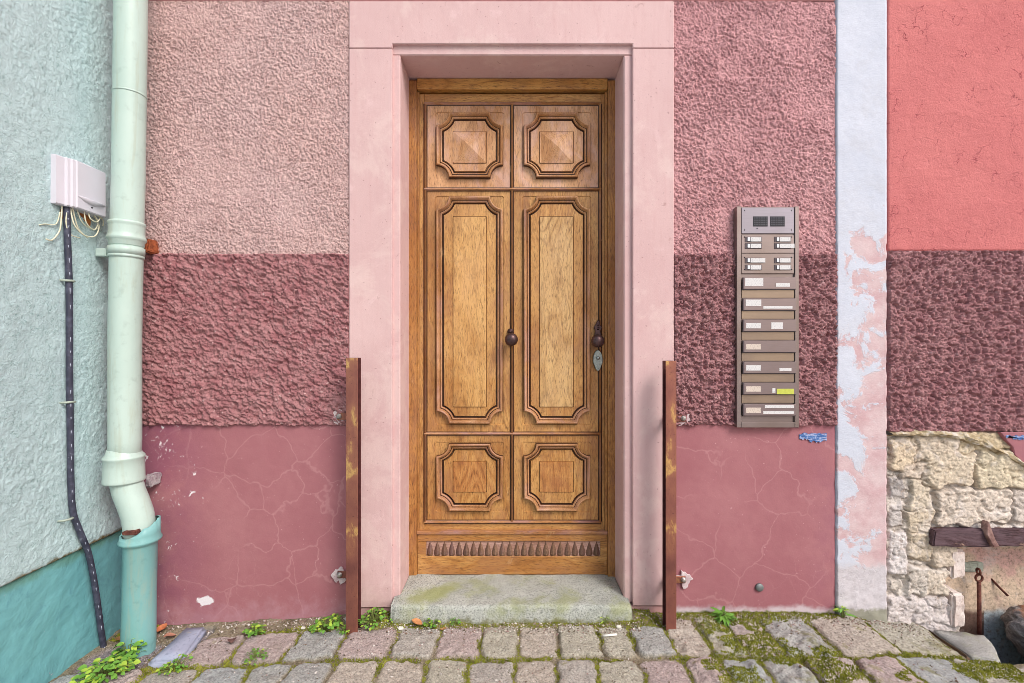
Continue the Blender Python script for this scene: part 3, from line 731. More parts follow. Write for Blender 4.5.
# broken lip of old mortar above the stones
lip = [(888, 432, 434), (905, 431, 435), (922, 430, 434.5), (938, 431, 436), (950, 431, 437), (958, 431.5, 438), (966, 432, 442), (976, 436, 444), (986, 442, 448), (996, 448, 453.5), (1006, 453, 458), (1018, 460, 464.5), (1032, 467, 472), (1048, 474, 479)]
V = []; Fc = []
for i, (a, b, c) in enumerate(lip):
    jy = .006*math.sin(i*2.3)
    for yy, zz in ((.01, b-1), (-.020+jy, b), (-.030-jy, (b+c)/2), (-.020+jy, c), (.01, c+2)): V.append((X(a), yy, Z(zz)))
for i in range(len(lip)-1):
    for k in range(4): Fc.append((i*5+k+1, (i+1)*5+k+1, (i+1)*5+k, i*5+k))
# subdivide and roughen
bm = bmesh.new(); vs = [bm.verts.new(v) for v in V]; [bm.faces.new([vs[i] for i in f]) for f in Fc]
bmesh.ops.subdivide_edges(bm, edges=bm.edges[:], cuts=4, use_grid_fill=True)
for v in bm.verts:
    v.co.z += .010*(float(fbm(np.array([v.co.x*40]), np.array([v.co.y*40]), 3, 5)[0])-.5); v.co.y += .014*(float(fbm(np.array([v.co.x*50]), np.array([v.co.z*50]), 3, 6)[0])-.5)
mb = MB(); mb.bm(bm, 0, False)
mlip = MT('old_mortar', .9, spec=.15); mlip.col(mlip.ramp(mlip.noise(30, 5, .7), [(.3, lin(116, 98, 72)), (.5, lin(178, 162, 132)), (.7, lin(216, 210, 204))])); mlip.bump(mlip.noise(90, 5, .7), .7, .004)
mb.build('broken_mortar', mlip.m, red)
# two dressed corner blocks of the recess
def rock_block(x0, x1, y0, y1, z0, z1, amp, seed, cuts=6, b=.01):
    bm = bmesh.new(); bmesh.ops.create_cube(bm, size=1)
    for v in bm.verts: v.co = Vector(((x0+x1)/2+v.co.x*(x1-x0), (y0+y1)/2+v.co.y*(y1-y0), (z0+z1)/2+v.co.z*(z1-z0)))
    bmesh.ops.bevel(bm, geom=bm.edges[:], offset=b, segments=2, affect='EDGES')
    bmesh.ops.subdivide_edges(bm, edges=[e for e in bm.edges if e.calc_length() > .015], cuts=cuts, use_grid_fill=True)
    for v in bm.verts:
        a = v.co*25
        d = Vector((float(fbm(np.array([a.y+a.z]), np.array([a.x]), 3, seed)[0])-.5, float(fbm(np.array([a.x]), np.array([a.z]), 3, seed+1)[0])-.5, float(fbm(np.array([a.x+a.y]), np.array([a.z+3]), 3, seed+2)[0])-.5))
        v.co += d*amp
    return bm
def stonemat(name, a, b, d):
    m = MT(name, .9, spec=.15); c = m.mix(m.mr(m.noise(14, 5, .7), .35, .65), a, b); f = m.noise(90, 5, .65)
    c = m.mix(m.mr(f, .45, .28, 0, .6), c, d); m.col(c); m.bump(f, .5, .004); return m.m
mt['blockw'] = stonemat('whitewashed_block', lin(226, 214, 208), lin(206, 186, 178), lin(150, 120, 100))
mb = MB(); mb.bm(rock_block(X(949), X(962), -.02, .14, Z(626), Z(592), .012, 5), 0, False); mb.build('corner_block', mt['blockw'], red)
mb = MB(); mb.bm(rock_block(X(950), X(966), -.005, .13, Z(579), Z(550), .012, 9), 0, False); mb.build('corner_block', mt['blockw'], red)

# ------------------------------------------------ beam, hook and chain rod, rock in the recess
def beam_mat():
    m = MT('weathered_purple_beam', .8, spec=.25)
    n = m.noise(12, 6, .7, .5, m.map((.35, 1, 1))); f = m.noise(120, 4, .6, 0, m.map((.15, 1, 1)))
    c = m.mix(m.mr(n, .45, .55), lin(98, 78, 84), lin(84, 62, 66)); c = m.mix(m.mr(n, .56, .62), c, lin(170, 140, 122))
    c = m.mix(m.mr(f, .48, .32, 0, .7), c, lin(52, 38, 40)); m.col(c); m.bump(f, .7, .004); m.bump(m.mr(n, .5, .62), .5, .004); return m.m
beam = tag(thing('lintel_beam', 'weathered purple brown beam with peeling paint over the recess', 'beam', (X(977), .02, Z(548))), kind='thing')
mb = MB(); mb.bm(rock_block(X(934, -.035), 2.75, -.035, .05, Z(547, -.035), Z(530, -.035), .012, 21, 18, .005), 0, False); mb.build('beam', beam_mat(), beam)
mb = MB(); mb.poly([(X(986, -.045), Z(525, -.045)), (X(991, -.06), Z(522, -.06)), (X(998, -.06), Z(541, -.06)), (X(1002, -.06), Z(547.5, -.06)), (X(996, -.06), Z(548.5, -.06)), (X(989, -.06), Z(536, -.06))], -.052, -.02, .003)
mb.build('strap', stonemat('flaking_strap', lin(176, 144, 136), lin(120, 88, 84), lin(70, 48, 44)), beam)
mt['rust'] = (lambda m: (m.col(m.ramp(m.noise(45, 6, .7), [(.3, lin(58, 34, 34)), (.5, lin(104, 62, 54)), (.7, lin(140, 92, 76))])), m.bump(m.noise(160, 4, .6), .5, .003), m.m)[-1])(MT('rusty_iron', .8, .2))
rod = thing('iron_rod', 'rusty iron rod hanging by a ring from a green wall plate', 'iron rod', (X(979, .08), .08, Z(640, .08)))
yr_ = .085
MB().tube([(X(979.5, yr_), yr_, Z(648, yr_)), (X(979, yr_), yr_, Z(582, yr_))], .0085, 10).build('rod', mt['rust'], rod)
def ring(c, r, t, ax, n=20):
    mb = MB(); pts = []
    for k in range(n+1):
        a = 2*math.pi*k/n
        pts.append((c[0]+r*math.cos(a)*(1 if ax == 'y' else .25), c[1]+(r*math.cos(a)*.95 if ax == 'x' else 0), c[2]+r*math.sin(a)))
    return mb.tube(pts, t, 8, cap=False)
ring((X(979, yr_), yr_, Z(578, yr_)), .016, .005, 'y').build('ring', mt['rust'], rod)
ring((X(978.5, yr_), yr_, Z(571.5, yr_)), .013, .005, 'x').build('ring', mt['rust'], rod)
mb = MB(); mb.bm(rock_block(X(964, .11), X(986, .11), .118, .142, Z(573, .11), Z(563.5, .11), .012, 33, 3, .005)); mb.build('wall_plate', stonemat('mossy_iron_plate', lin(176, 182, 170), lin(140, 146, 132), lin(100, 84, 70)), rod)
MB().tube([(X(994, .12), .135, Z(580, .12)), (X(999, .12), .11, Z(588, .12)), (X(1004.5, .12), .105, Z(594, .12))], .005, 8).build('iron_peg', mt['rust']); tag(bpy.data.objects['iron_peg'], 'short bent iron peg sticking out of the recess wall beside the rod', 'peg')

def boulder():
    bm = bmesh.new(); bmesh.ops.create_icosphere(bm, subdivisions=5, radius=1)
    c = Vector((X(1058, -.02), -.02, Z(650, -.02))); V = []
    R = Matrix.Rotation(math.radians(38), 3, 'Y')
    for v in bm.verts:
        d = v.co.normalized(); a = np.array([d.x*2.2+5]); b = np.array([d.z*2.2+d.y*1.7])
        k = 1+.28*(float(fbm(a, b, 4, 3)[0])-.5)
        p = Vector((d.x*.235, d.y*.15, d.z*.115))*k
        p.z += .006*math.sin(p.z*190+3*float(vn(a*2, b*2, 1)[0]))
        v.co = c+R@p
    mb = MB(); mb.bm(bm, 0, True)
    m = MT('grey_layered_rock', .9, spec=.15); rv = m.map((1, 1, 1), (0, math.radians(-38), 0))
    n = m.noise(30, 6, .7, .4, m.map((.5, 1, 2.2), v=rv)); c2 = m.ramp(n, [(.3, lin(84, 82, 84)), (.5, lin(128, 126, 128)), (.72, lin(176, 174, 174))])
    x, y, z = m.xyz(); c2 = m.mix(m.mr(m.op('ADD', z, m.op('MULTIPLY', m.noise(12, 4, .6), .12)), .20, .23, 0, .6), c2, lin(176, 116, 70))
    m.col(c2); m.bump(n, .8, .008)
    o = mb.build('rock', m.m, None, org=c); return tag(o, 'grey layered rock lying in the dark pit below the beam', 'rock')
boulder()

# ================================================================== GREEN HOUSE ON THE LEFT
XG = -1.77
green = thing('house_facade', 'mint green house wall with teal plinth running towards the viewer', 'house facade', (XG-.1, -2, 0))
zg = CZ-.838
def gh(U, V):
    a = fbm(U*16, V*16, 4, 201); md = ss(.32, .62, fbm(U*5, V*5, 3, 208)); return .006*(a-.5)+.0017*(.35+md)*ss(.38, .58, fbm(U*110, V*90+U*30, 3, 204))+.002*fbm(U*140, V*140, 2, 202)
def gh1(U, V): return .008+gh(U, V)*ss(.0, .03, V-zg)+.0*U
grid('wall_render', -1.0, .03, zg, 3.2, .0048, gh1, mt['green'], green, plane='x', base=XG)
grid('wall_render', -4.5, -.985, zg+.001, ZT, .03, lambda U, V: gh1(U, V)-.004, mt['green'], green, plane='x', base=XG)
MB().box(XG-.03, XG+.006, -1.0, .03, 3.202, ZT, .002).build('wall_render', mt['green'], green)
def th(U, V): return .010*fbm(U*7, V*7, 4, 211)-.009+.004*fbm(U*30, V*30, 3, 212)
grid('plinth', -1.0, .03, -.2, zg-.002, .009, th, mt['teal'], green, plane='x', base=XG)
grid('plinth', -4.5, -.985, -.2, zg-.003, .03, lambda U, V: th(U, V)-.003, mt['teal'], green, plane='x', base=XG)
MB().box(XG-.4, XG-.035, -4.5, .34, -.2, ZT, 0).build('wall_core', mt['core'], green)

# --- drainpipe
def pipe_mat(name, a, b, chip):
    m = MT(name, .38, spec=.45)
    c = m.mix(m.mr(m.noise(3, 5, .6, v=m.map((1, 1, .5))), .35, .7), a, b)
    c = m.mix(m.mr(m.noise(9, 6, .7, .6, m.map((2, 2, .25))), .50, .68, 0, .40), c, lin(168, 172, 150))
    c = m.mix(m.mr(m.noise(26, 5, .65), .54, .74, 0, .45), c, tuple(x*.75 for x in b[:3])+(1,))
    c = m.mix(m.mr(m.noise(38, 5, .6), .735, .745), c, chip)
    m.col(c); m.bump(m.noise(18, 4, .6), .25, .004); m.bump(m.noise(120, 3, .6), .12, .001); return m.m
mt['pipe'] = pipe_mat('pale_green_pipe_paint', lin(188, 208, 200), lin(176, 198, 190), lin(150, 130, 100))
mt['pipe_teal'] = pipe_mat('teal_pipe_paint', lin(130, 182, 182), lin(116, 168, 168), lin(186, 180, 176))
YP = -.15
def PC(px, py): return Vector((X(px, YP), YP, Z(py, YP)))
pipe = thing('drainpipe', 'pale green drainpipe with collars and teal lower section in the corner', 'drainpipe', (X(138, YP), YP, Z(645, YP)))
R0 = .0585
top = PC(139, -420)
def along(p, q, prof, n=32):
    d = q-p; L = d.length; return [(h, r) for h, r in prof]
d1 = (PC(125, 452)-PC(131, 0)).normalized()
MB().tube([PC(131, 0)-d1*1.7, PC(131, 0)-d1*.5, PC(131, 0), PC(128.5, 180), PC(127, 230), PC(125, 335), PC(125, 440), PC(124.5, 470)], R0, 40).build('upper_pipe', mt['pipe'], pipe)
MB().lathe(PC(129.8, 95), d1, [(-.004, R0), (-.002, R0+.0025), (.002, R0+.0025), (.004, R0)], 40).build('pipe_joint', mt['pipe'], pipe)
MB().lathe(PC(127, 222), d1, [(0, R0), (.003, R0+.006), (.010, R0+.008), (.016, R0+.005), (.024, R0+.0045), (.050, R0+.0045), (.060, R0+.006), (.068, R0+.010), (.074, R0+.011), (.080, R0+.008), (.086, R0+.004), (.10, R0+.003), (.105, R0)], 40).build('pipe_socket', mt['pipe'], pipe)
cl = MB().lathe(PC(126.4, 247.5), d1, [(0, R0), (.001, R0+.006), (.030, R0+.006), (.031, R0), (.036, R0+.005), (.045, R0+.005), (.046, R0)], 40)
cl.box(X(98.5, YP), X(109, YP), YP-.018, YP+.02, Z(257, YP), Z(249, YP), .003)
cl.build('pipe_clamp', mt['pipe'], pipe)
cl = MB(); cl.bm(rock_block(X(146, -.03), X(153, -.03), -.06, .01, Z(253, -.03), Z(240, -.03), .014, 44, 3, .006)); cl.build('rusty_bracket', (lambda m: (m.col(m.ramp(m.noise(60, 5, .7), [(.35, lin(110, 56, 36)), (.6, lin(176, 98, 62))])), m.m)[-1])(MT('orange_rust', .9)), pipe)
MB().lathe(PC(124, 453), Vector((0, 0, -1)), [(-.02, R0), (.0, R0+.004), (.012, R0+.014), (.017, R0+.016), (.022, R0+.0125), (.060, R0+.0135), (.106, R0+.0145), (.114, R0+.017), (.120, R0+.015), (.124, R0)], 40).build('pipe_collar', mt['pipe'], pipe)
MB().tube([PC(124.5, 470), PC(126, 480), PC(129, 492), PC(133.5, 503), PC(137.5, 514), PC(139.5, 526), PC(140, 545)], R0-.001, 40).build('elbow', mt['pipe'], pipe)
# lower section with a broken, ragged rim
n = 64; V = []; Fc = []; c0 = PC(140.5, 530); c1 = PC(138.5, 648); zc = Z(530, YP)
rows = []
rim = lambda a: .030*max(0, math.cos(a-.25))+.016*max(0, math.cos(a-1.2))-.020*max(0, math.cos(a+2.2))+.008*float(vn(np.array(a*4+9), np.array(0.), 3))
lev = [('rim', R0+.005, None), ('rim', R0+.012, None), (0, R0+.012, -.012), (0, R0+.013, -.028), (0, R0+.018, -.036), (0, R0+.018, -.043), (0, R0+.006, -.052), (0, R0+.002, -.06), (0, R0+.002, -.35), (0, R0+.003, -.50), (0, R0+.006, -.60)]
for kind, r, dz in lev:
    for k in range(n):
        a = 2*math.pi*k/n
        zz = rim(a)+.0 if kind == 'rim' else dz
        t = min(1, max(0, -zz/.5)); cc = c0.lerp(c1, t)
        V.append((cc.x+r*math.cos(a), cc.y+r*math.sin(a), zc+zz))
for i in range(len(lev)-1):
    for k in range(n):
        k2 = (k+1) % n; Fc.append((i*n+k, (i+1)*n+k, (i+1)*n+k2, i*n+k2))
link('lower_pipe', V, Fc, mt['pipe_teal'], pipe, smooth=True)
mb = MB(); mb.bm(rock_block(X(124, YP-.06), X(138, YP-.06), -.222, -.19, Z(535, YP-.07), Z(531, YP-.07), .010, 55, 4, .003)); mb.build('rust_patch', mt['rust'], pipe)
mb = MB(); mb.bm(rock_block(X(145, -.06), X(151.5, -.06), -.06, .0, Z(488, -.06), Z(475, -.06), .018, 57, 4, .006)); mb.build('wall_bracket', stonemat('pale_bracket', lin(196, 196, 196), lin(150, 132, 140), lin(100, 80, 84)), pipe)

# --- junction box on the green wall (plane x)
def GY(px, xoff=0.0):   # depth y of image column px on plane x = XG + xoff
    return (XG+xoff)*F/(px-512)-CAMD
def GZ(px, py, xoff=0.0): return CZ+(344-py)/F*((XG+xoff)*F/(px-512))
box = thing('junction_box', 'white plastic cable junction box on the green wall with loose wires below', 'junction box', (XG, -.25, GZ(75, 205)))
mt['white'] = plain('lavender_white_plastic', lin(206, 204, 214), .35, 0, .5, .03, 8)
ya, yb = GY(51, .012), GY(104.5, .05)
zt0, zb0 = GZ(51, 155), GZ(51, 204)
mb = MB()
# profile along y: thin rim at the near end, stepped ribs, then the main bulge
zt1 = zt0-.012; prof = [(ya, .012), (ya+.002, .030), (ya+.030, .036), (ya+.034, .044), (ya+.044, .046), (ya+.048, .052), (ya+.058, .054), (ya+.062, .058), (yb-.004, .058), (yb, .054), (yb+.002, .012)]
V = []; Fc = []
for y, h in prof:
    t = (y-ya)/(yb-ya)
    za, zz = zb0-.006*t, zt0-.004*t
    V += [(XG+.004, y, za), (XG+h-.004, y, za), (XG+h, y, za+.004), (XG+h, y, zz-.004), (XG+h-.004, y, zz), (XG+.004, y, zz)]
for i in range(len(prof)-1):
    for k in range(5): Fc.append((i*6+k, (i+1)*6+k, (i+1)*6+k+1, i*6+k+1))
    Fc.append((i*6+5, (i+1)*6+5, (i+1)*6, i*6))
Fc.append(tuple(range(6))); Fc.append(tuple(range(len(V)-6, len(V))))
bm = bmesh.new(); vs = [bm.verts.new(v) for v in V]; [bm.faces.new([vs[i] for i in f]) for f in Fc]; bmesh.ops.recalc_face_normals(bm, faces=bm.faces[:])
mb.bm(bm); mb.build('cover', mt['white'], box)
# finger visor: a shallow lens along the lower half
V = []; Fc = []; n = 20; y0_, y1_ = ya+.062, yb-.002; zv = zb0+.052
for i in range(n+1):
    t = i/n; y = y0_+(y1_-y0_)*t; s_ = math.sin(math.pi*t)
    V += [(XG+.0578, y, zv-.004*t), (XG+.0578+.018*s_, y, zv-.004-.004*s_-.004*t), (XG+.0578+.002*s_, y, zv-.006-.018*s_-.004*t), (XG+.057, y, zv-.006-.018*s_-.004*t)]
for i in range(n):
    for k in range(3): Fc.append((i*4+k, (i+1)*4+k, (i+1)*4+k+1, i*4+k+1)[::-1])
link('finger_visor', V, Fc, mt['white'], box, smooth=True)
MB().lathe((XG+.057, (ya+yb)/2+.028, zb0+.018), (1, 0, 0), [(0, .004), (.0025, .003)], 10).build('screw', mt['black'], box)
mb = MB(); mb.bm(rock_block(XG-.004, XG+.011, ya+.03, yb-.02, zb0-.055, zb0+.006, .012, 61, 5, .008)); mb.build('rust_patch', stonemat('rust_stained_mortar', lin(186, 120, 66), lin(150, 92, 60), lin(96, 58, 40)), box)
mt['wire'] = plain('ivory_wire', lin(216, 214, 190), .45, 0, .4, .08, 20)
def arcw(pts, r=.0028, name='wire'):
    P = [Vector(p) for p in pts]; out = []
    for i in range(len(P)-1):
        p0 = P[max(i-1, 0)]; p1 = P[i]; p2 = P[i+1]; p3 = P[min(i+2, len(P)-1)]
        for k in range(6):
            t = k/6; out.append(.5*((2*p1)+(-p0+p2)*t+(2*p0-5*p1+4*p2-p3)*t*t+(-p0+3*p1-3*p2+p3)*t**3))
    out.append(P[-1]); MB().tube(out, r, 8).build(name, mt['wire'], box)
def GP(px, py, xo=.02): return (XG+xo, GY(px, xo), GZ(px, py, xo))
arcw([GP(62, 205), GP(61, 222), GP(59, 232), GP(52, 240), GP(46, 239)]); arcw([GP(60, 212, .02), GP(56, 224, .015), GP(45, 224, .012), GP(39, 225, .012)], .002)
arcw([GP(70, 206, .03), GP(74, 224, .04), GP(84, 235, .045), GP(95, 236, .04), GP(99, 226, .035), GP(94, 216, .03)])
arcw([GP(72, 206, .035), GP(78, 228, .03), GP(88, 238, .03)]); arcw([GP(84, 208, .04), GP(86, 222, .045), GP(94, 230, .04), GP(98, 222, .04), GP(92, 212, .04)], .0024)
arcw([GP(88, 209, .04), GP(90, 218, .05), GP(97, 222, .05), GP(101, 216, .04)], .0024); arcw([GP(92, 210, .04), GP(97, 215, .05), GP(103, 220, .04), GP(103, 226, .03)], .0024)
arcw([GP(76, 207, .035), GP(82, 222, .035), GP(92, 229, .035), GP(100, 228, .03)], .0022); arcw([GP(68, 206, .03), GP(66, 222, .03), GP(70, 234, .03), GP(80, 238, .03)], .0022)

# --- cable
def cable_mat():
    m = MT('dark_cable_sheath', .45, spec=.4); x, y, z = m.xyz()
    st = m.op('MULTIPLY', m.mr(m.noise(1, 0, 0, v=m.map((0, 0, 38))), .52, .56), m.mr(m.op('FRACT', m.op('MULTIPLY', z, 95)), .3, .5))
    c = m.mix(m.mr(m.noise(40, 5, .6), .4, .7), lin(54, 56, 72), lin(78, 80, 98)); c = m.mix(m.mr(m.noise(24, 5, .7), .62, .7, 0, .5), c, lin(150, 156, 170)); m.col(c); return m.m
cable = thing('cable', 'thick dark power cable running down the green wall from the junction box', 'cable', GP(106, 655, .0))
cp = [(66.5, 200), (67, 215), (67.5, 240), (69, 280), (69.5, 330), (69.5, 370), (70, 410), (70.5, 450), (71, 485), (73, 512), (80, 532), (88, 552), (93, 575), (97, 600), (101, 630), (105.5, 658)]
P = [Vector(GP(a, b, .024)) for a, b in cp]; out = []
for i in range(len(P)-1):
    p0 = P[max(i-1, 0)]; p1 = P[i]; p2 = P[i+1]; p3 = P[min(i+2, len(P)-1)]
    for k in range(6):
        t = k/6; out.append(.5*((2*p1)+(-p0+p2)*t+(2*p0-5*p1+4*p2-p3)*t*t+(-p0+3*p1-3*p2+p3)*t**3))
out.append(P[-1])
# pale printed dashes along the sheath
mb = MB(); mb.tube(out, .0112, 16)
for i in range(3, len(out)-2, 2):
    if random.random() < .7:
        a, b = out[i], out[i].lerp(out[i+1], .55)
        off = Vector((.0090, -.0058, 0)); mb.tube([a+off, a.lerp(b, random.uniform(.6, 1.4))+off], .0018, 5, m=1)
mb.build('sheath', [cable_mat(), plain('pale_print', lin(160, 166, 184), .6)], cable)
for (a, b) in ((69, 281), (69.8, 402), (67.5, 519)):
    c = Vector(GP(a, b, .024)); mb = MB(); mb.tube([c+Vector((-.004, .02, -.001)), c+Vector((.012, .010, 0)), c+Vector((.0145, -.004, .001)), c+Vector((.004, -.017, 0)), c+Vector((-.02, -.026, 0))], .0045, 8)
    mb.build('cable_clip', plain('grey_green_clip', lin(170, 182, 170), .5, .2), cable)

# ================================================================== STEEL GUIDE POSTS
def post_mat():
    m = MT('rust_streaked_steel', .42, .6, .5); x, y, z = m.xyz()
    n = m.noise(5, 3, .5, .2, m.map((1.2, 1, 1))); f = m.noise(110, 5, .7)
    n = m.op('ADD', n, m.op('MULTIPLY', m.op('SUBTRACT', m.noise(26, 5, .7, .4, m.map((1.6, 1, .5))), .5), .28)); c = m.ramp(n, [(.28, lin(118, 72, 68)), (.48, lin(150, 96, 84)), (.57, lin(168, 112, 90)), (.62, lin(220, 176, 112)), (.66, lin(158, 104, 88))])
    c = m.mix(m.mr(f, .42, .28, 0, .7), c, lin(70, 44, 42)); m.col(c); m.set(m.b, 'Roughness', m.mr(n, .3, .7, .6, .36)); m.bump(f, .25, .002); return m.m
mt['post'] = post_mat(); mt['post_in'] = plain('shaded_red_rust', lin(84, 44, 44), .8, .1, .3, .3, 40); mt['bolt'] = plain('galvanised_bolt', lin(170, 165, 160), .45, .7, .5, .25, 80)  # channel inside in darker red rust, standing in for its shade
mt['patch'] = stonemat('pale_mortar_patch', lin(224, 214, 214), lin(190, 166, 170), lin(120, 80, 88))
def post(pxa, pxb, pyt, pyb, s, label, bolts, org):
    """U channel, open towards the door; s=+1 opens to +x"""
    y0 = -.135; t = thing('guide_post', label, 'steel post', org, 'rusty steel channels flanking the door')
    xa, xb = X(pxa, y0), X(pxb, y0); z0, z1 = Z(pyb+3, y0), Z(pyt, y0); mb = MB()
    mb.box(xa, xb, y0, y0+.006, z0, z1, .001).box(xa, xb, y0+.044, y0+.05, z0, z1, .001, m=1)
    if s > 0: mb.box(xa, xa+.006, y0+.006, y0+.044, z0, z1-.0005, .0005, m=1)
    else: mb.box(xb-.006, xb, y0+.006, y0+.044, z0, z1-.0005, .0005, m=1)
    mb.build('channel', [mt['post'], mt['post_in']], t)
    for (bx, by) in bolts:
        x, z = X(bx, -.01), Z(by, -.01); k = xa if s > 0 else xb
        mb = MB(); mb.box(min(x, k)-.014, max(x, k)+.002 if s > 0 else max(x, k)+.014, -.017, -.012, z-.016, z+.016, .001)
        ex = (k, k+.012) if s > 0 else (k-.012, k)
        mb.box(ex[0], ex[1], y0+.05, -.012, z-.016, z+.016, .001); mb.build('bracket', mt['post'], t)
        mb = MB(); mb.lathe((x-.004*s, -.017, z), (0, -1, 0), [(0, .013), (.003, .013), (.0035, .009), (.011, .009), (.012, .007)], 6); mb.build('bolt', mt['bolt'], t)
    return t
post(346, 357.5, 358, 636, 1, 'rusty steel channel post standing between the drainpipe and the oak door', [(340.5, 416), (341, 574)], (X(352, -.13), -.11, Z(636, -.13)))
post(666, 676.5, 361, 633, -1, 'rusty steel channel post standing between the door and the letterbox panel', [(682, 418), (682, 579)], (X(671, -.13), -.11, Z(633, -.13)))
for (a, b, ro, gl) in ((340, 415, 1, 'upper pale mortar patch behind the bracket of the post near the drainpipe'), (340, 574, 2, 'lower pale mortar patch behind the bracket of the post near the drainpipe'),
                       (683, 418, 3, 'upper pale mortar patch behind the bracket of the post below the letterboxes'), (684, 578, 4, 'lower pale mortar patch behind the bracket of the post below the letterboxes')):
    mb = MB(); pts = []
    for k in range(22):
        t = 2*math.pi*k/22; r = .030*(.7+.7*random.random()); pts.append((X(a)+r*math.cos(t)*.95, Z(b)+r*math.sin(t)*1.1))
    mb.poly(pts, -.0115, .0, .001); o = mb.build('mortar_patch', mt['patch'], None, org=(X(a), 0, Z(b))); tag(o, gl, 'mortar patch', 'pale mortar patches around the brackets')

# ================================================================== LETTERBOX PANEL
def alu(name, a, b):
    m = MT(name, .34, .75, .5); n = m.noise(5, 3, .5); f = m.noise(400, 3, .5, 0, m.map((.03, 1, 1)))
    c = m.mix(m.mr(n, .35, .65), a, b); c = m.mix(m.mr(f, .4, .7, 0, .2), c, tuple(x*.7 for x in a[:3])+(1,)); m.col(c); m.set(m.b, 'Roughness', m.mr(f, .3, .7, .30, .44)); return m.m
mt['alu'] = alu('bronze_anodised_aluminium', lin(150, 136, 134), lin(140, 125, 120)); mt['alu_d'] = alu('bronze_flap', lin(146, 131, 132), lin(138, 122, 120))
mt['gold_sheen'] = alu('bronze_gap_sheen', lin(162, 142, 124), lin(148, 130, 116))  # golden reflection between the flaps put into the metal colour
mt['paper'] = (lambda m: (m.col(m.mix(m.mr(m.noise(1, 2, .5, v=m.map((260, 1, 420))), .55, .64, 0, .4), lin(214, 212, 212), lin(110, 110, 122))), m.m)[-1])(MT('name_card', .6))
mt['paper2'] = (lambda m: (m.col(m.mix(m.mr(m.noise(1, 2, .5, v=m.map((200, 1, 300))), .55, .64, 0, .4), lin(208, 194, 182), lin(120, 96, 94))), m.m)[-1])(MT('aged_name_card', .6))
mt['yellow'] = plain('yellow_green_sticker', lin(192, 198, 84), .5, sc=80)
yb_ = -.030
def BX(px): return X(px, yb_)
def BZ(py): return Z(py, yb_)
lb = thing('letterbox_panel', 'tall bronze letterbox and doorbell panel mounted on the pink wall', 'letterbox panel', ((BX(737)+BX(798))/2, 0, BZ(427)))
fr = MB()
fr.box(BX(736.5), BX(741), yb_-.004, .02, BZ(427.5), BZ(206.5), .0015).box(BX(794.5), BX(798.5), yb_-.004, .02, BZ(427.5), BZ(206.5), .0015)
fr.box(BX(741)+.0005, BX(794.5)-.0005, yb_-.003, .02, BZ(427.5), BZ(422), .001).box(BX(741)+.0005, BX(794.5)-.0005, yb_+.006, .02, BZ(422)+.0005, BZ(206.5)-.001, 0)
fr.build('housing', mt['alu'], lb)
sp = MB().box(BX(741.5), BX(794), yb_-.001, yb_+.0055, BZ(233.5), BZ(207.5), .001)
sp.build('speaker_plate', alu('grey_speaker_plate', lin(150, 144, 154), lin(142, 136, 144)), lb)
gr = MB()
for (a, b) in ((753, 767.5), (770, 784.5)):
    gr.box(BX(a), BX(b), yb_-.0025, yb_-.0012, BZ(226.5), BZ(216.5), .0004)
    for i in range(6):
        for j in range(4):
            x = BX(a)+(BX(b)-BX(a))*(i+.5)/6; z = BZ(226)+(BZ(217)-BZ(226))*(j+.5)/4
            gr.box(x-.0035, x+.0035, yb_-.0034, yb_-.0025, z-.0022, z+.0022, 0, m=1)
gr.build('speaker_grille', [plain('dark_grille', lin(46, 46, 52), .5, .3), plain('grille_slot', lin(74, 74, 82), .5)], lb)
for (a, b) in ((744.5, 210.5), (791.5, 210.5), (744.5, 230), (791.5, 230), (744.5, 237), (791.5, 237), (744.5, 257.5), (791.5, 257.5), (744.5, 269.5), (791.5, 269.5), (757, 228.5)):
    MB().lathe((BX(a), yb_-.001, BZ(b)), (0, -1, 0), [(0, .0028), (.0015, .0022)], 8).build('screw', mt['black'], lb)
for (z0, z1) in ((252, 235), (273.5, 253.5)):
    MB().box(BX(741.5), BX(794), yb_-.0005, yb_+.0055, BZ(z1+18 if z1 < 240 else z0), BZ(z1), .001).build('bell_plate', mt['alu'], lb)
mt['btn'] = plain('white_bell_button', lin(236, 234, 238), .4); mt['slotd'] = plain('dark_bell_frame', lin(84, 74, 78), .5, .3)
for pz in (239.5, 246, 260.5, 267.5):
    for pxx in (744.8, 774):
        w = BX(761.5)-BX(744.8) if pz != 99 else 0
        x = BX(pxx); z = BZ(pz)
        o = MB().box(x, x+w, yb_-.003, yb_, z-.0125, z+.0125, .001).build('bell_push', mt['slotd'], lb, org=(x, yb_, z))
        MB().box(x+.010, x+.021, yb_-.006, yb_-.003, z-.0085, z+.0085, .001).build('button', mt['btn'], o, org=(x, yb_, z))
        ex = .018 if (pz, pxx) in ((246, 774), (260.5, 744.8)) else 0
        MB().box(x+.024, x+w-.003+ex, yb_-.0042, yb_-.003, z-.0095, z+.0095, 0).build('name_card', mt['paper'], o, org=(x, yb_, z))
slots = [277.6, 298.6, 319.6, 340.6, 361.6, 382.6, 403.8]
extra = [[(774.5, 783.5+5, 283.3, 287, 'paper')], [(762, 791, 306.3, 308.8, 'paper')], [(770, 781.5, 322.5, 329, 'paper')], [], [(778, 790, 368, 371, 'paper')], [(771, 774, 388, 392.5, 'paper'), (775.5, 792.5, 388.5, 394, 'yellow')], [(763.5, 792.5, 404.8, 407.8, 'paper'), (762, 792.5, 410.6, 413.6, 'paper')]]
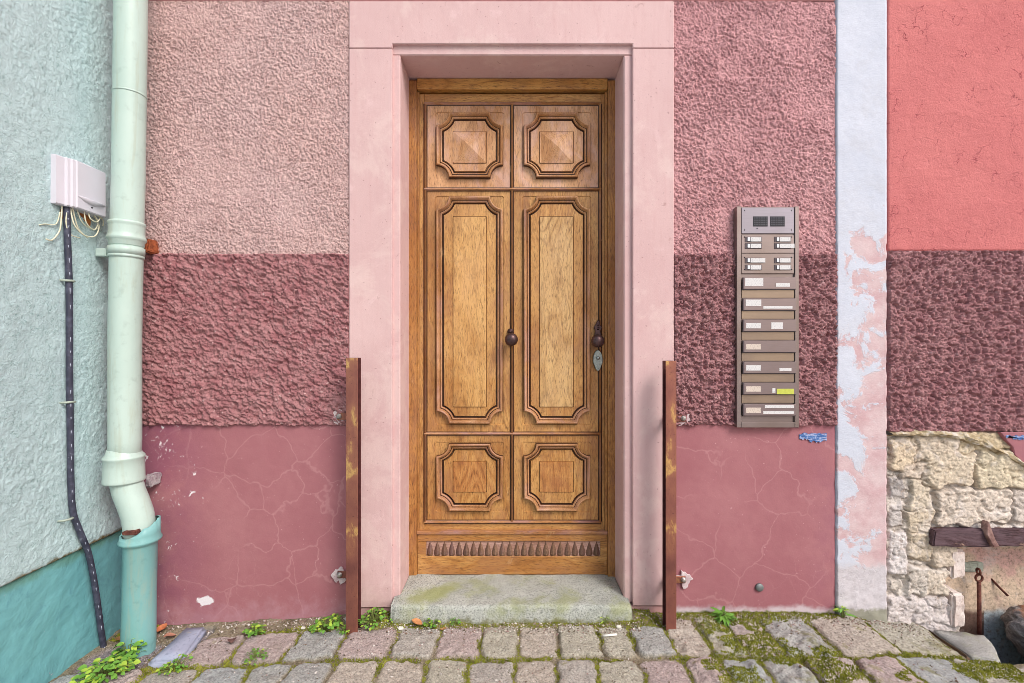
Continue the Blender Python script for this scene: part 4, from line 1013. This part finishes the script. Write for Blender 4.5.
for i, py in enumerate(slots):
    sl = MB(); x0, x1 = BX(741.8), BX(795); za, zb = BZ(py+11.6), BZ(py)
    sl.box(x0, x1, yb_-.0105, yb_-.0015, za, zb, .0012)
    o = sl.build('letter_flap', mt['alu_d'], lb, org=((x0+x1)/2, yb_, za))
    if i < 6: MB().box(BX(741.6), BX(794.2), yb_-.0005, yb_+.0055, BZ(py+20.3), BZ(py+12.2), .0008).build('flap_surround', mt['gold_sheen'], lb)
    g2 = MB().box(BX(741.8), BX(743.2), yb_-.0112, yb_-.010, za+.001, zb-.001, 0).box(x0, x1, yb_-.006, yb_-.0005, za-.0032, za-.0004, 0).build('flap_gap', mt['slotd'], o, org=ORG[o.name])
    card = (744, 762, 278.5, 286.5) if i == 0 else ((744.5, 760, py+1.2, py+7.6) if i == 1 else (745, 759.5, py+3.5, py+8.8))
    MB().box(BX(card[0]), BX(card[1]), yb_-.0116, yb_-.0105, BZ(card[3]), BZ(card[2]), 0).build('name_card', mt['paper2'] if i in (3, 5, 6) else mt['paper'], o, org=ORG[o.name])
    for (a, b, c, d, k) in extra[i]:
        MB().box(BX(a), BX(b), yb_-.0117, yb_-.0105, BZ(d), BZ(c), 0).build('sticker', mt[k], o, org=ORG[o.name])

# worn blue sticker, stud
def daub(pxa, pxb, pya, pyb, y, seed, label):
    r = random.Random(seed); n = 16; up = []; dn = []
    for k in range(n+1):
        t = k/n; x = X(pxa+(pxb-pxa)*t, y)
        up.append((x, Z(pya+r.random()*1.6+(1.5 if t < .1 else 0), y))); dn.append((x, Z(pyb-r.random()*3.0-(2.5 if t < .35 else 0), y)))
    m = MT('faded_blue_film', .5); v = m.map((.25, 1, 1)); nn = m.noise(150, 4, .6, .5, v)
    m.col(m.ramp(nn, [(.34, lin(54, 84, 140)), (.5, lin(84, 122, 180)), (.58, lin(176, 186, 216)), (.66, lin(120, 84, 120))]))
    mb = MB(); mb.poly(up+dn[::-1], y-.0012, y+.006, 0); o = mb.build('blue_sticker', m.m, None, org=(X(pxa, y), y, Z(pyb, y))); tag(o, label, 'sticker')
daub(799.5, 826.5, 432.5, 443, -.003, 3, 'torn faded blue sticker on the plinth just below the letterbox panel')
daub(1006, 1026, 435, 440.5, -.0235, 5, 'torn blue sticker above the exposed rubble masonry')
MB().lathe((X(759), -.001, Z(587)), (0, -1, 0), [(0, .018), (.006, .018), (.009, .014), (.011, .004)], 18).build('wall_stud', plain('grey_metal_stud', lin(128, 134, 134), .5, .5, sc=80)); tag(bpy.data.objects['wall_stud'], 'small round grey metal stud low on the pink plinth', 'stud')

# ================================================================== GROUND
def G(x, y):
    return CZ+np.interp(x, [-1.8, -1.6, -.7, .6, 1.45, 1.72, 2.04, 3.6], [-1.285, -1.275, -1.229, -1.220, -1.220, -1.262, -1.29, -1.30])+.012*ss(-.1, .0, y)*0
pal = [(184, 170, 166), (178, 172, 164), (170, 170, 166), (182, 166, 162), (180, 175, 160), (168, 171, 170), (184, 174, 162)]
S = []
r1 = [-1.76, -1.455, -1.325, -1.13, -.907, -.70, -.486, -.305, -.128, .031, .19, .363, .50, .66, .80, .93, 1.09, 1.30, 1.585, 1.845]
r2 = [-1.76, -1.60, -1.42, -1.20, -1.0, -.85, -.68, -.50, -.328, -.166, .005, .162, .323, .487, .66, .80, .95, 1.12, 1.31, 1.51, 1.777, 2.03, 2.2, 2.4, 2.6]
R_ = random.Random(3)
def addrow(xs, ya, yb_, gap=.012):
    yb0 = yb_
    for i in range(len(xs)-1):
        yb_ = -.03 if (yb0 == -.10 and xs[i] > .64) else yb0
        S.append((xs[i]+gap/2, xs[i+1]-gap/2, ya+gap/2+R_.uniform(0, .008), yb_-gap/2-R_.uniform(0, .008), R_.choice(pal), R_.uniform(-.006, .006), R_.uniform(-.04, .04), R_.uniform(-.04, .04)))
addrow(r1, -.312, -.10, .016); addrow(r2, -.512, -.312, .018)
yy = -.512
while yy > -2.3:
    d = R_.uniform(.17, .2); xs = [-1.76+R_.uniform(-.05, .05)]
    while xs[-1] < 3.4: xs.append(xs[-1]+R_.uniform(.14, .19))
    addrow(xs, yy-d, yy, .018); yy -= d
# the blue slate beside the pipe replaces the second cobble
S[1] = (-1.462, -1.322, -.285, -.03, (136, 130, 130), -.03, 0, 0); S[0] = (-1.74, -1.475, -.30, -.13, (146, 138, 140), -.03, 0, 0)
cobbles = S
def pave(U, V):
    base = G(U, V); bank = .016*ss(-.15, -.09, V)*(np.abs(U) < .62)+.008*ss(-.09, -.03, V)
    H = base-.010+bank+.008*(fbm(U*60, V*60, 3, 301)-.5)+.010*(fbm(U*8, V*8, 2, 302)-.5)
    Cc = np.zeros(U.shape+(4,)); soil = fbm(U*14, V*14, 3, 303)[..., None]
    Cc[...] = np.array(lin(104, 94, 72))*(1-soil)+np.array(lin(160, 148, 126))*soil
    M = np.zeros(U.shape)
    wu = U+.017*(fbm(U*20, V*20, 4, 310)-.5)*2; wv = V+.016*(fbm(U*20, V*20, 4, 311)-.5)*2
    sh = .08*ss(1.3, 1.7, U); wv = wv-sh
    for k, (a, b, c, d, cc, dz, tx, ty) in enumerate(cobbles):
        i0, i1 = np.searchsorted(U[:, 0], [a-.03, b+.03]); j0, j1 = np.searchsorted(V[0, :], [c-.03, d+.12])
        if i1 <= i0 or j1 <= j0: continue
        u = wu[i0:i1, j0:j1]; v = wv[i0:i1, j0:j1]; uu = U[i0:i1, j0:j1]; vv = V[i0:i1, j0:j1]
        r = .022; cx, cy = (a+b)/2, (c+d)/2; qx = np.abs(u-cx)-(b-a)/2+r; qy = np.abs(v-cy)-(d-c)/2+r
        sd = np.hypot(np.maximum(qx, 0), np.maximum(qy, 0))+np.minimum(np.maximum(qx, qy), 0)-r
        t = ss(.005, -.007, sd); dome = .002*ss(0, -.06, sd)
        rgh = 1.0+1.2*(.64 < a < 1.25)
        h = G(uu, vv)+dz+dome+(uu-cx)*tx+(vv-cy)*ty+(.015*rgh*(fbm(uu*24+k, vv*24, 5, 320+k % 9)-.5)+.005*(fbm(uu*110, vv*110, 2, 340)-.5))*(.4 if k == 1 else 1)
        H[i0:i1, j0:j1] = H[i0:i1, j0:j1]*(1-t)+h*t
        ct = np.array(lin(*cc)); Cc[i0:i1, j0:j1] = Cc[i0:i1, j0:j1]*(1-t[..., None])+ct*t[..., None]; M[i0:i1, j0:j1] = np.maximum(M[i0:i1, j0:j1], t)
    Cc[..., 3] = M
    return H, Cc
def pave_mat():
    m = MT('granite_cobble', .88, spec=.2); t = m.attr()
    f = m.noise(120, 6, .78); g2 = m.vor(300); b = m.noise(12, 5, .65)
    c = m.mix(1.0, t, m.ramp(f, [(.34, .32), (.46, .84), (.56, 1.12), (.66, 1.5)]), 'MULTIPLY')
    c = m.mix(m.mr(m.noise(330, 2, .5), .62, .70, 0, .6), c, lin(222, 216, 214))
    c = m.mix(m.mr(b, .55, .75, 0, .35), c, lin(150, 138, 120))
    # lichen and moss film, more to the right
    x, y, z = m.xyz(); k = m.op('ADD', m.noise(7, 6, .7, .4), m.mr(x, .3, 1.1, -.06, .0))
    c = m.mix(m.mr(k, .56, .66, 0, .6), c, m.mix(m.noise(60, 4, .6), lin(112, 110, 56), lin(150, 146, 84)))
    m.col(c); m.bump(f, .9, .008); m.bump(m.noise(45, 5, .6), .4, .006); return m.m
mt['pave'] = pave_mat()
def keep1(U, V): return ~((U > 1.85) & (V > -.236))
PAVE = {}
def pv(part):
    def f(U, V):
        H, Cc = pave(U, V); PAVE['c'] = Cc; return H
    return f
o = grid('paving', -1.80, 2.62, -.80, .05, .0052, pv(0), mt['pave'], None, plane='z', col=lambda U, V: PAVE['c'], skirt=0, keep=keep1); tag(o, kind='structure')
o = grid('paving', -1.80, 3.4, -2.3, -.801, .014, pv(0), mt['pave'], None, plane='z', col=lambda U, V: PAVE['c'], skirt=0); tag(o, kind='structure')
# wide ground sheet around, open over the pit
def ground():
    z = CZ-1.335; q = [(-60, 60, -60, -2.2), (-60, -1.8, -2.2, 60), (-1.8, 1.78, -2.2, .3), (1.78, 60, -2.2, -.26), (2.9, 60, -.26, 60), (-1.8, 2.9, .6, 60)]
    V = []; Fc = []
    for a, b, c, d in q: k = len(V); V += [(a, c, z), (b, c, z), (b, d, z), (a, d, z)]; Fc.append((k, k+1, k+2, k+3))
    m = MT('old_street_ground', .9, spec=.15); m.col(m.ramp(m.noise(3, 6, .7), [(.3, lin(176, 173, 168)), (.7, lin(204, 200, 194))])); m.bump(m.noise(30, 5, .6), .5, .01)  # unseen street, coloured extra pale to bounce fill light into the door recess
    tag(link('ground', V, Fc, m.m), kind='structure')
ground()
# pit lined with dark stone
mt['pit'] = stonemat('dark_pit_stone', lin(58, 54, 56), lin(40, 38, 40), lin(22, 20, 22))
pt = MB(); pt.box(1.80, 1.86, -.28, .13, -.75, G(1.85, -.2)-.08, .005).box(1.86, 2.95, -.32, -.25, -.75, G(2.1, -.2)-.035, .005).box(1.74, 2.95, -.40, .16, -.8, -.74, .005).box(2.9, 2.95, -.25, .13, -.74, -.13, .005)
tag(pt.build('pit', mt['pit']), kind='structure')
# thick flat slab bridging the corner, and the weathered board in the gap
gz = float(G(1.95, 0))
def slab(name, pts, z0, z1, mat, seed, label, cat, amp=.008):
    bm = bmesh.new(); a = [bm.verts.new((p[0], p[1], z1)) for p in pts]; c = [bm.verts.new((p[0], p[1], z0)) for p in pts]; n = len(pts)
    bm.faces.new(a); bm.faces.new(c[::-1])
    for i in range(n): bm.faces.new((a[(i+1) % n], a[i], c[i], c[(i+1) % n]))
    bmesh.ops.recalc_face_normals(bm, faces=bm.faces[:]); bmesh.ops.bevel(bm, geom=bm.edges[:], offset=.012, segments=2, affect='EDGES')
    bmesh.ops.triangulate(bm, faces=bm.faces[:])
    for _ in range(3): bmesh.ops.subdivide_edges(bm, edges=[e for e in bm.edges if e.calc_length() > .018], cuts=1)
    bmesh.ops.triangulate(bm, faces=bm.faces[:])
    for v in bm.verts:
        x, y, z = v.co*22
        v.co.z += amp*(float(fbm(np.array([x]), np.array([y]), 4, seed)[0])-.5)*1.6; v.co.x += amp*(float(fbm(np.array([z+x*.3]), np.array([y]), 3, seed+1)[0])-.5); v.co.y += amp*(float(fbm(np.array([z]), np.array([x]), 3, seed+2)[0])-.5)
    mb = MB(); mb.bm(bm, 0, True); cx = sum(p[0] for p in pts)/n; cy = sum(p[1] for p in pts)/n
    return tag(mb.build(name, mat, None, org=(cx, cy, z0)), label, cat, kind='thing')
def granite(name, a, b, moss=.0):
    m = MT(name, .88, spec=.2); f = m.noise(190, 5, .7); c = m.mix(m.noise(8, 4, .6), a, b)
    c = m.mix(1.0, c, m.ramp(f, [(.30, .3), (.45, .82), (.58, 1.1), (.72, 1.5)]), 'MULTIPLY')
    if moss: c = m.mix(m.mr(m.noise(9, 6, .7), .5, .62, 0, moss), c, lin(140, 146, 92))
    m.col(c); m.bump(f, .6, .005); m.bump(m.noise(40, 5, .6), .5, .006); return m.m
slab('stone_slab', [(1.882, -.015), (2.03, -.02), (2.10, -.06), (2.06, -.14), (1.985, -.235), (1.878, -.225)], gz-.085, gz-.006, granite('grey_granite_slab', lin(160, 160, 158), lin(172, 168, 162), .35), 401, 'thick grey stone slab overhanging the edge of the dark pit', 'stone slab')
slab('stone_slab', [(2.02, -.27), (2.42, -.25), (2.5, -.5), (2.00, -.5)], gz-.09, gz-.015, granite('dark_granite_slab', lin(140, 136, 132), lin(120, 118, 118), .2), 411, 'darker stone slab in front of the pit at the picture edge', 'stone slab')
slab('wooden_board', [(1.848, -.03), (1.874, -.03), (1.876, -.23), (1.850, -.23)], gz-.03, gz+.006, stonemat('rotten_board', lin(120, 98, 78), lin(92, 72, 58), lin(50, 38, 32)), 421, 'narrow rotten brown board wedged in the joint next to the slab', 'board', .005)

def slate():
    m = MT('blue_slate', .6, spec=.35); f = m.noise(60, 6, .7); c = m.mix(m.noise(9, 5, .6, .5, m.map((2, .5, 1))), lin(140, 150, 176), lin(176, 180, 196))
    c = m.mix(m.mr(f, .46, .34, 0, .5), c, lin(100, 104, 122)); c = m.mix(m.mr(m.noise(24, 5, .7), .60, .68, 0, .6), c, lin(190, 184, 176)); m.col(c); m.bump(f, .5, .004); return m.m
slab('slate_slab', [(-1.46, -.035), (-1.365, -.03), (-1.318, -.262), (-1.45, -.285)], CZ-1.31, CZ-1.262, slate(), 431, 'flat blue grey slate slab beside the foot of the teal drainpipe', 'stone slab', .003)
# --- height lookup for plants and moss
gu = np.arange(-1.8, 2.1, .006); gv = np.arange(-.75, .05, .006); GU, GV = np.meshgrid(gu, gv, indexing='ij'); GH, GC = pave(GU, GV)
def gh_at(x, y):
    i = min(max(int(round((x+1.8)/.006)), 0), len(gu)-1); j = min(max(int(round((y+.75)/.006)), 0), len(gv)-1); return float(GH[i, j]), float(GC[i, j, 3])
# --- moss: uncountable, one object
def moss():
    r = np.random.default_rng(5); V = []; Fc = []; N = 170000
    xs = r.uniform(-1.75, 2.0, N); ys = r.uniform(-.62, -.0, N)
    n1 = fbm(xs*5, ys*7, 4, 501); n2 = fbm(xs*30, ys*30, 2, 502); cnt = 0
    for x, y, a, b in zip(xs, ys, n1, n2):
        if x > 1.84 and y > -.24: continue
        if abs(x) < .545 and y > -.075: continue
        h, st = gh_at(x, y)
        jo = 1-st; aa = min(1, max(0, (a-.34)/.30)); bias = np.interp(x, [-1.7, -.7, -.4, .55, .75, 1.25, 1.6], [-.16, -.10, .04, .10, .34, .30, .24])
        if y > -.115 and abs(x) < .62: bias += .20
        if y > -.04 and x > .62: bias += .15
        if .56*jo+.55*aa+bias+.10*(b-.5) < .70: continue
        k = len(V); s_ = .0016+.0030*random.random(); hh = .002+.006*random.random()*(.5+a)
        an = random.random()*6.28; tx = (random.random()-.5)*.006; ty = (random.random()-.5)*.006
        z = h-.001
        for q in range(3): V.append((x+s_*math.cos(an+q*2.09), y+s_*math.sin(an+q*2.09), z))
        V.append((x+tx, y+ty, z+hh)); Fc += [(k, k+1, k+3), (k+1, k+2, k+3), (k+2, k, k+3)]; cnt += 1
    m = MT('moss_green', .95, spec=.1); x, y, z = m.xyz(); n = m.noise(35, 4, .6)
    m.col(m.ramp(n, [(.3, lin(84, 88, 32)), (.5, lin(124, 128, 46)), (.72, lin(160, 160, 70))]))
    o = link('moss', V, Fc, m.m); tag(o, 'green moss in the joints of the cobbles', 'moss', kind='stuff'); print('moss', cnt)
moss()
# --- grit and crumbs along the walls
def grit():
    r = random.Random(9); V = []; Fc = []; cc = []
    for i in range(5200):
        x = r.uniform(-1.7, 1.83); y = -abs(r.gauss(0, .05))-.012 if r.random() < .65 else r.uniform(-.6, -.02)
        if x < -1.3 and r.random() < .5: y = r.uniform(-.3, -.02)
        if abs(x) < .55 and y > -.085: y -= .08
        h, st = gh_at(x, y); s_ = r.uniform(.0015, .005)*(1.5 if r.random() < .08 else 1)
        k = len(V); 
        for d in ((1, 0, 0), (-1, 0, 0), (0, 1, 0), (0, -1, 0), (0, 0, 1), (0, 0, -1)):
            V.append((x+d[0]*s_*r.uniform(.6, 1.2), y+d[1]*s_*r.uniform(.6, 1.2), h+s_*.4+d[2]*s_*r.uniform(.5, .9)))
        c = r.choice([lin(190, 180, 170), lin(150, 140, 130), lin(214, 208, 204), lin(120, 100, 84), lin(160, 130, 124), lin(96, 84, 70)]); cc += [c]*6
        for f in ((0, 2, 4), (2, 1, 4), (1, 3, 4), (3, 0, 4), (2, 0, 5), (1, 2, 5), (3, 1, 5), (0, 3, 5)): Fc.append(tuple(k+q for q in f))
    m = MT('grit_stone', .9); m.col(m.attr()); tag(link('gravel', V, Fc, m.m, cols=cc), 'loose grit and crumbs at the foot of the walls', 'grit', kind='stuff')
grit()

# --- weeds
def leafm(name, a, b):
    m = MT(name, .55, spec=.35); m.col(m.mix(m.noise(25, 3, .5), a, b)); m.set(m.b, 'Subsurface Weight', .0); return m.m
LM = [leafm('bright_leaf', lin(120, 166, 66), lin(86, 138, 52)), leafm('yellow_leaf', lin(182, 204, 78), lin(140, 176, 64)), leafm('stem_green', lin(110, 140, 70), lin(130, 120, 70))]
def weed(x, y, rad, hgt, nl, ls, label, seed, kind='round', yel=.25):
    r = random.Random(seed); z0 = gh_at(x, y)[0]; V = []; mb = MB()
    for i in range(nl):
        a = r.uniform(0, 6.28); d = rad*math.sqrt(r.random()); hh = hgt*(1-.55*(d/rad)**2)*r.uniform(.45, 1.1)
        bx, by = x+.25*d*math.cos(a), y+.25*d*math.sin(a); tx, ty = x+d*math.cos(a), y+d*math.sin(a)
        if ty > -.008: ty = -.008
        if tx < XG+.012: tx = XG+.012+.01*r.random()
        tz = max(gh_at(tx, ty)[0], z0-.01)+hh+.003
        base = Vector((bx, by, z0-.002)); tip = Vector((tx, ty, tz))
        mid = base.lerp(tip, .5)+Vector((0, 0, hh*.25)); mb.tube([base, mid, tip], .0010, 4, m=2, cap=False)
        # leaf blade
        az = a+r.uniform(-.9, .9); dirv = Vector((math.cos(az), math.sin(az), r.uniform(-.25, .45))).normalized(); side = dirv.cross(Vector((0, 0, 1))).normalized(); up = side.cross(dirv)
        s_ = ls*r.uniform(.6, 1.15); w = s_*(.42 if kind == 'round' else .14); roll = r.uniform(-.5, .5); side = (side*math.cos(roll)+up*math.sin(roll)).normalized(); up = side.cross(dirv)
        L = []
        for t, ww in ((0, .08), (.2, .75), (.45, 1), (.7, .8), (.9, .38), (1, .03)):
            c = tip+dirv*(s_*t)-up*(s_*.25*t*t*(1 if kind == 'round' else 1.2))
            L += [c-side*w*ww+up*w*.25*ww, c, c+side*w*ww+up*w*.25*ww]
        Fc = []
        for j in range(5):
            for q in range(2): Fc.append((j*3+q, j*3+q+1, j*3+q+4, j*3+q+3))
        mb.add(L, Fc, 1 if r.random() < yel else 0, True)
    o = mb.build('weed', LM, None, org=(x, y, z0)); tag(o, label, 'weed', 'weeds growing along the wall foot')
def GX(px, py, z=1.24): D = z*F/(py-344); return ((px-512)/F*D, D-CAMD)
def wd(px, py, *a, z=1.235, **k): x, y = GX(px, py, z); weed(x, y, *a, **k)
wd(106, 676, .085, .05, 150, .026, label='large bright weed at the foot of the teal plinth below the cable', seed=1, z=1.275, yel=.4)
wd(128, 655, .045, .085, 60, .028, label='upright weed in front of the teal drainpipe base', seed=2, z=1.275)
wd(175, 668, .05, .022, 60, .015, label='low weed at the lower edge of the blue slate stone', seed=3, z=1.27)
wd(254, 632, .042, .035, 80, .016, label='weed in the joint at the middle of the plinth near the drainpipe', seed=4, z=1.245)
wd(256, 660, .04, .02, 40, .013, label='small sparse weed between the cobbles in front of the pink plinth', seed=5, z=1.25)
wd(326, 628, .062, .04, 110, .017, label='leafy weed just beside the foot of the post near the drainpipe', seed=6, z=1.235)
wd(343, 634, .025, .02, 30, .012, label='tiny weed right in front of the foot of the post near the drainpipe', seed=16, z=1.235)
wd(372, 624, .05, .045, 90, .017, label='leafy weed between the steel post and the doorstep', seed=7, z=1.23)
wd(432, 618, .03, .03, 36, .014, label='small weed against the doorstep beside the brown leaf', seed=8, z=1.19)
wd(456, 617, .022, .02, 20, .012, label='tiny weed against the doorstep further along from the leaf', seed=18, z=1.19)
wd(392, 622, .02, .02, 20, .012, label='tiny weed at the corner of the doorstep', seed=19, z=1.225)
wd(724, 622, .018, .045, 60, .045, label='grassy tuft at the foot of the plinth below the letterbox panel', seed=9, z=1.225, kind='blade', yel=.1)
wd(843, 612, .014, .05, 22, .035, label='thin grassy tuft at the foot of the pale pilaster', seed=10, z=1.20, kind='blade', yel=.5)
wd(605, 611, .012, .04, 14, .02, label='yellowish sprig at the right end of the doorstep', seed=11, z=1.165, kind='blade', yel=.8)
# --- dry leaves, litter
def dry(px, py, s_, colr, label, z=1.24, seed=1, lift=.006):
    r = random.Random(seed); x, y = GX(px, py, z); h = gh_at(x, y)[0]+lift; V = []; Fc = []; n = 7; az = r.uniform(0, 6.28); dx, dy = math.cos(az), math.sin(az)
    for j in range(n+1):
        t = j/n; w = s_*.38*math.sin(math.pi*min(1, t*.95+.03))**.8
        for k in (-1, -.5, 0, .5, 1):
            u = s_*(t-.5); V.append((x+u*dx-k*w*dy, y+u*dy+k*w*dx, h+.35*w*k*k+.12*s_*math.sin(t*3+seed)))
    for j in range(n):
        for k in range(4): Fc.append((j*5+k, j*5+k+1, j*5+k+6, j*5+k+5))
    V2 = [(a, b, c-.0008) for a, b, c in V]; m0 = len(V)
    Fc2 = [tuple(m0+i for i in f[::-1]) for f in Fc]
    o = link('dry_leaf', V+V2, Fc+Fc2, plain('dry_leaf_'+str(seed), lin(*colr), .7, sc=60, var=.3), None, org=(x, y, h), smooth=True); tag(o, label, 'leaf', 'dry fallen leaves')
dry(417, 619, .05, (190, 130, 84), 'curled orange brown leaf lying against the doorstep', 1.19, 2, .022)
dry(162, 630, .05, (190, 116, 78), 'orange brown leaf in the corner behind the drainpipe', 1.27, 4, .018)
dry(170, 636, .045, (170, 120, 100), 'paler dry leaf next to the orange one behind the drainpipe', 1.27, 5, .012)
dry(232, 642, .045, (104, 78, 72), 'thin dark leaf lying on the cobble beside the blue slate stone', 1.25, 7, .010)
dry(443, 622, .03, (178, 132, 84), 'small tan leaf fragment in front of the doorstep', 1.195, 9)
dry(118, 640, .03, (150, 110, 70), 'small brown leaf between the cable end and the drainpipe', 1.275, 12, .02)
x, y = GX(610, 636.5, 1.215); h = gh_at(x, y)[0]+.008
o = MB().tube([(x-.028, y-.002, h), (x+.028, y+.004, h+.002)], .0042, 10).build('cigarette', plain('white_paper', lin(238, 236, 230), .6), None, org=(x, y, h)); tag(o, 'white cigarette end lying on a cobble in front of the doorstep', 'cigarette')
for (px, py, s_, lb_, zz) in ((619, 620, .010, 'crumpled white scrap at the right end of the doorstep', 1.19), (401, 623, .011, 'white plaster crumb in front of the left end of the doorstep', 1.20), (303, 627, .009, 'white pebble beside the leafy weed near the post', 1.24)):
    x, y = GX(px, py, zz); h = gh_at(x, y)[0]+s_*.5; mb = MB(); mb.bm(rock_block(x-s_, x+s_, y-s_*.7, y+s_*.7, h-s_*.5, h+s_*.5, .006, int(px), 2, s_*.3)); o = mb.build('scrap' if px == 619 else 'pebble', plain('off_white_'+str(px), lin(226, 222, 214), .7), None, org=(x, y, h)); tag(o, lb_, 'litter' if px == 619 else 'pebble')

# ================================================================== CAMERA, LIGHT
cam = bpy.data.cameras.new('camera'); co = bpy.data.objects.new('camera', cam); C.objects.link(co)
co.location = (0, -CAMD, CZ); co.rotation_euler = (math.pi/2, 0, 0)
cam.sensor_width = 36; cam.lens = F/1024*36; cam.shift_y = 2.5/1024; cam.clip_start = .02; cam.clip_end = 500
bpy.context.scene.camera = co
W = bpy.data.worlds.new('World'); bpy.context.scene.world = W; W.use_nodes = True; nt = W.node_tree
sky = nt.nodes.new('ShaderNodeTexSky'); sky.sky_type = 'NISHITA'; sky.sun_disc = False
EL, AZ = math.radians(44), math.radians(140)       # azimuth clockwise from +y: behind the camera, to the right
sky.sun_elevation = EL; sky.sun_rotation = AZ; sky.air_density = 1.0; sky.dust_density = 4.0; sky.ozone_density = 1.0
nt.links.new(sky.outputs[0], nt.nodes['Background'].inputs[0]); nt.nodes['Background'].inputs[1].default_value = .15
sl = bpy.data.lights.new('sun', 'SUN'); sl.energy = 1.4; sl.angle = math.radians(20); sl.color = (1, .99, .985)
so = bpy.data.objects.new('sun', sl); C.objects.link(so)
sd = Vector((math.sin(AZ)*math.cos(EL), math.cos(AZ)*math.cos(EL), math.sin(EL)))
so.rotation_euler = sd.to_track_quat('Z', 'Y').to_euler(); so.location = sd*8
sc = bpy.context.scene
sc.view_settings.view_transform = 'Standard'; sc.view_settings.look = 'None'; sc.view_settings.gamma = 1; sc.view_settings.exposure = .26
sc.render.engine = 'CYCLES'; sc.cycles.use_denoising = True; sc.cycles.filter_width = .75; sc.cycles.max_bounces = 6
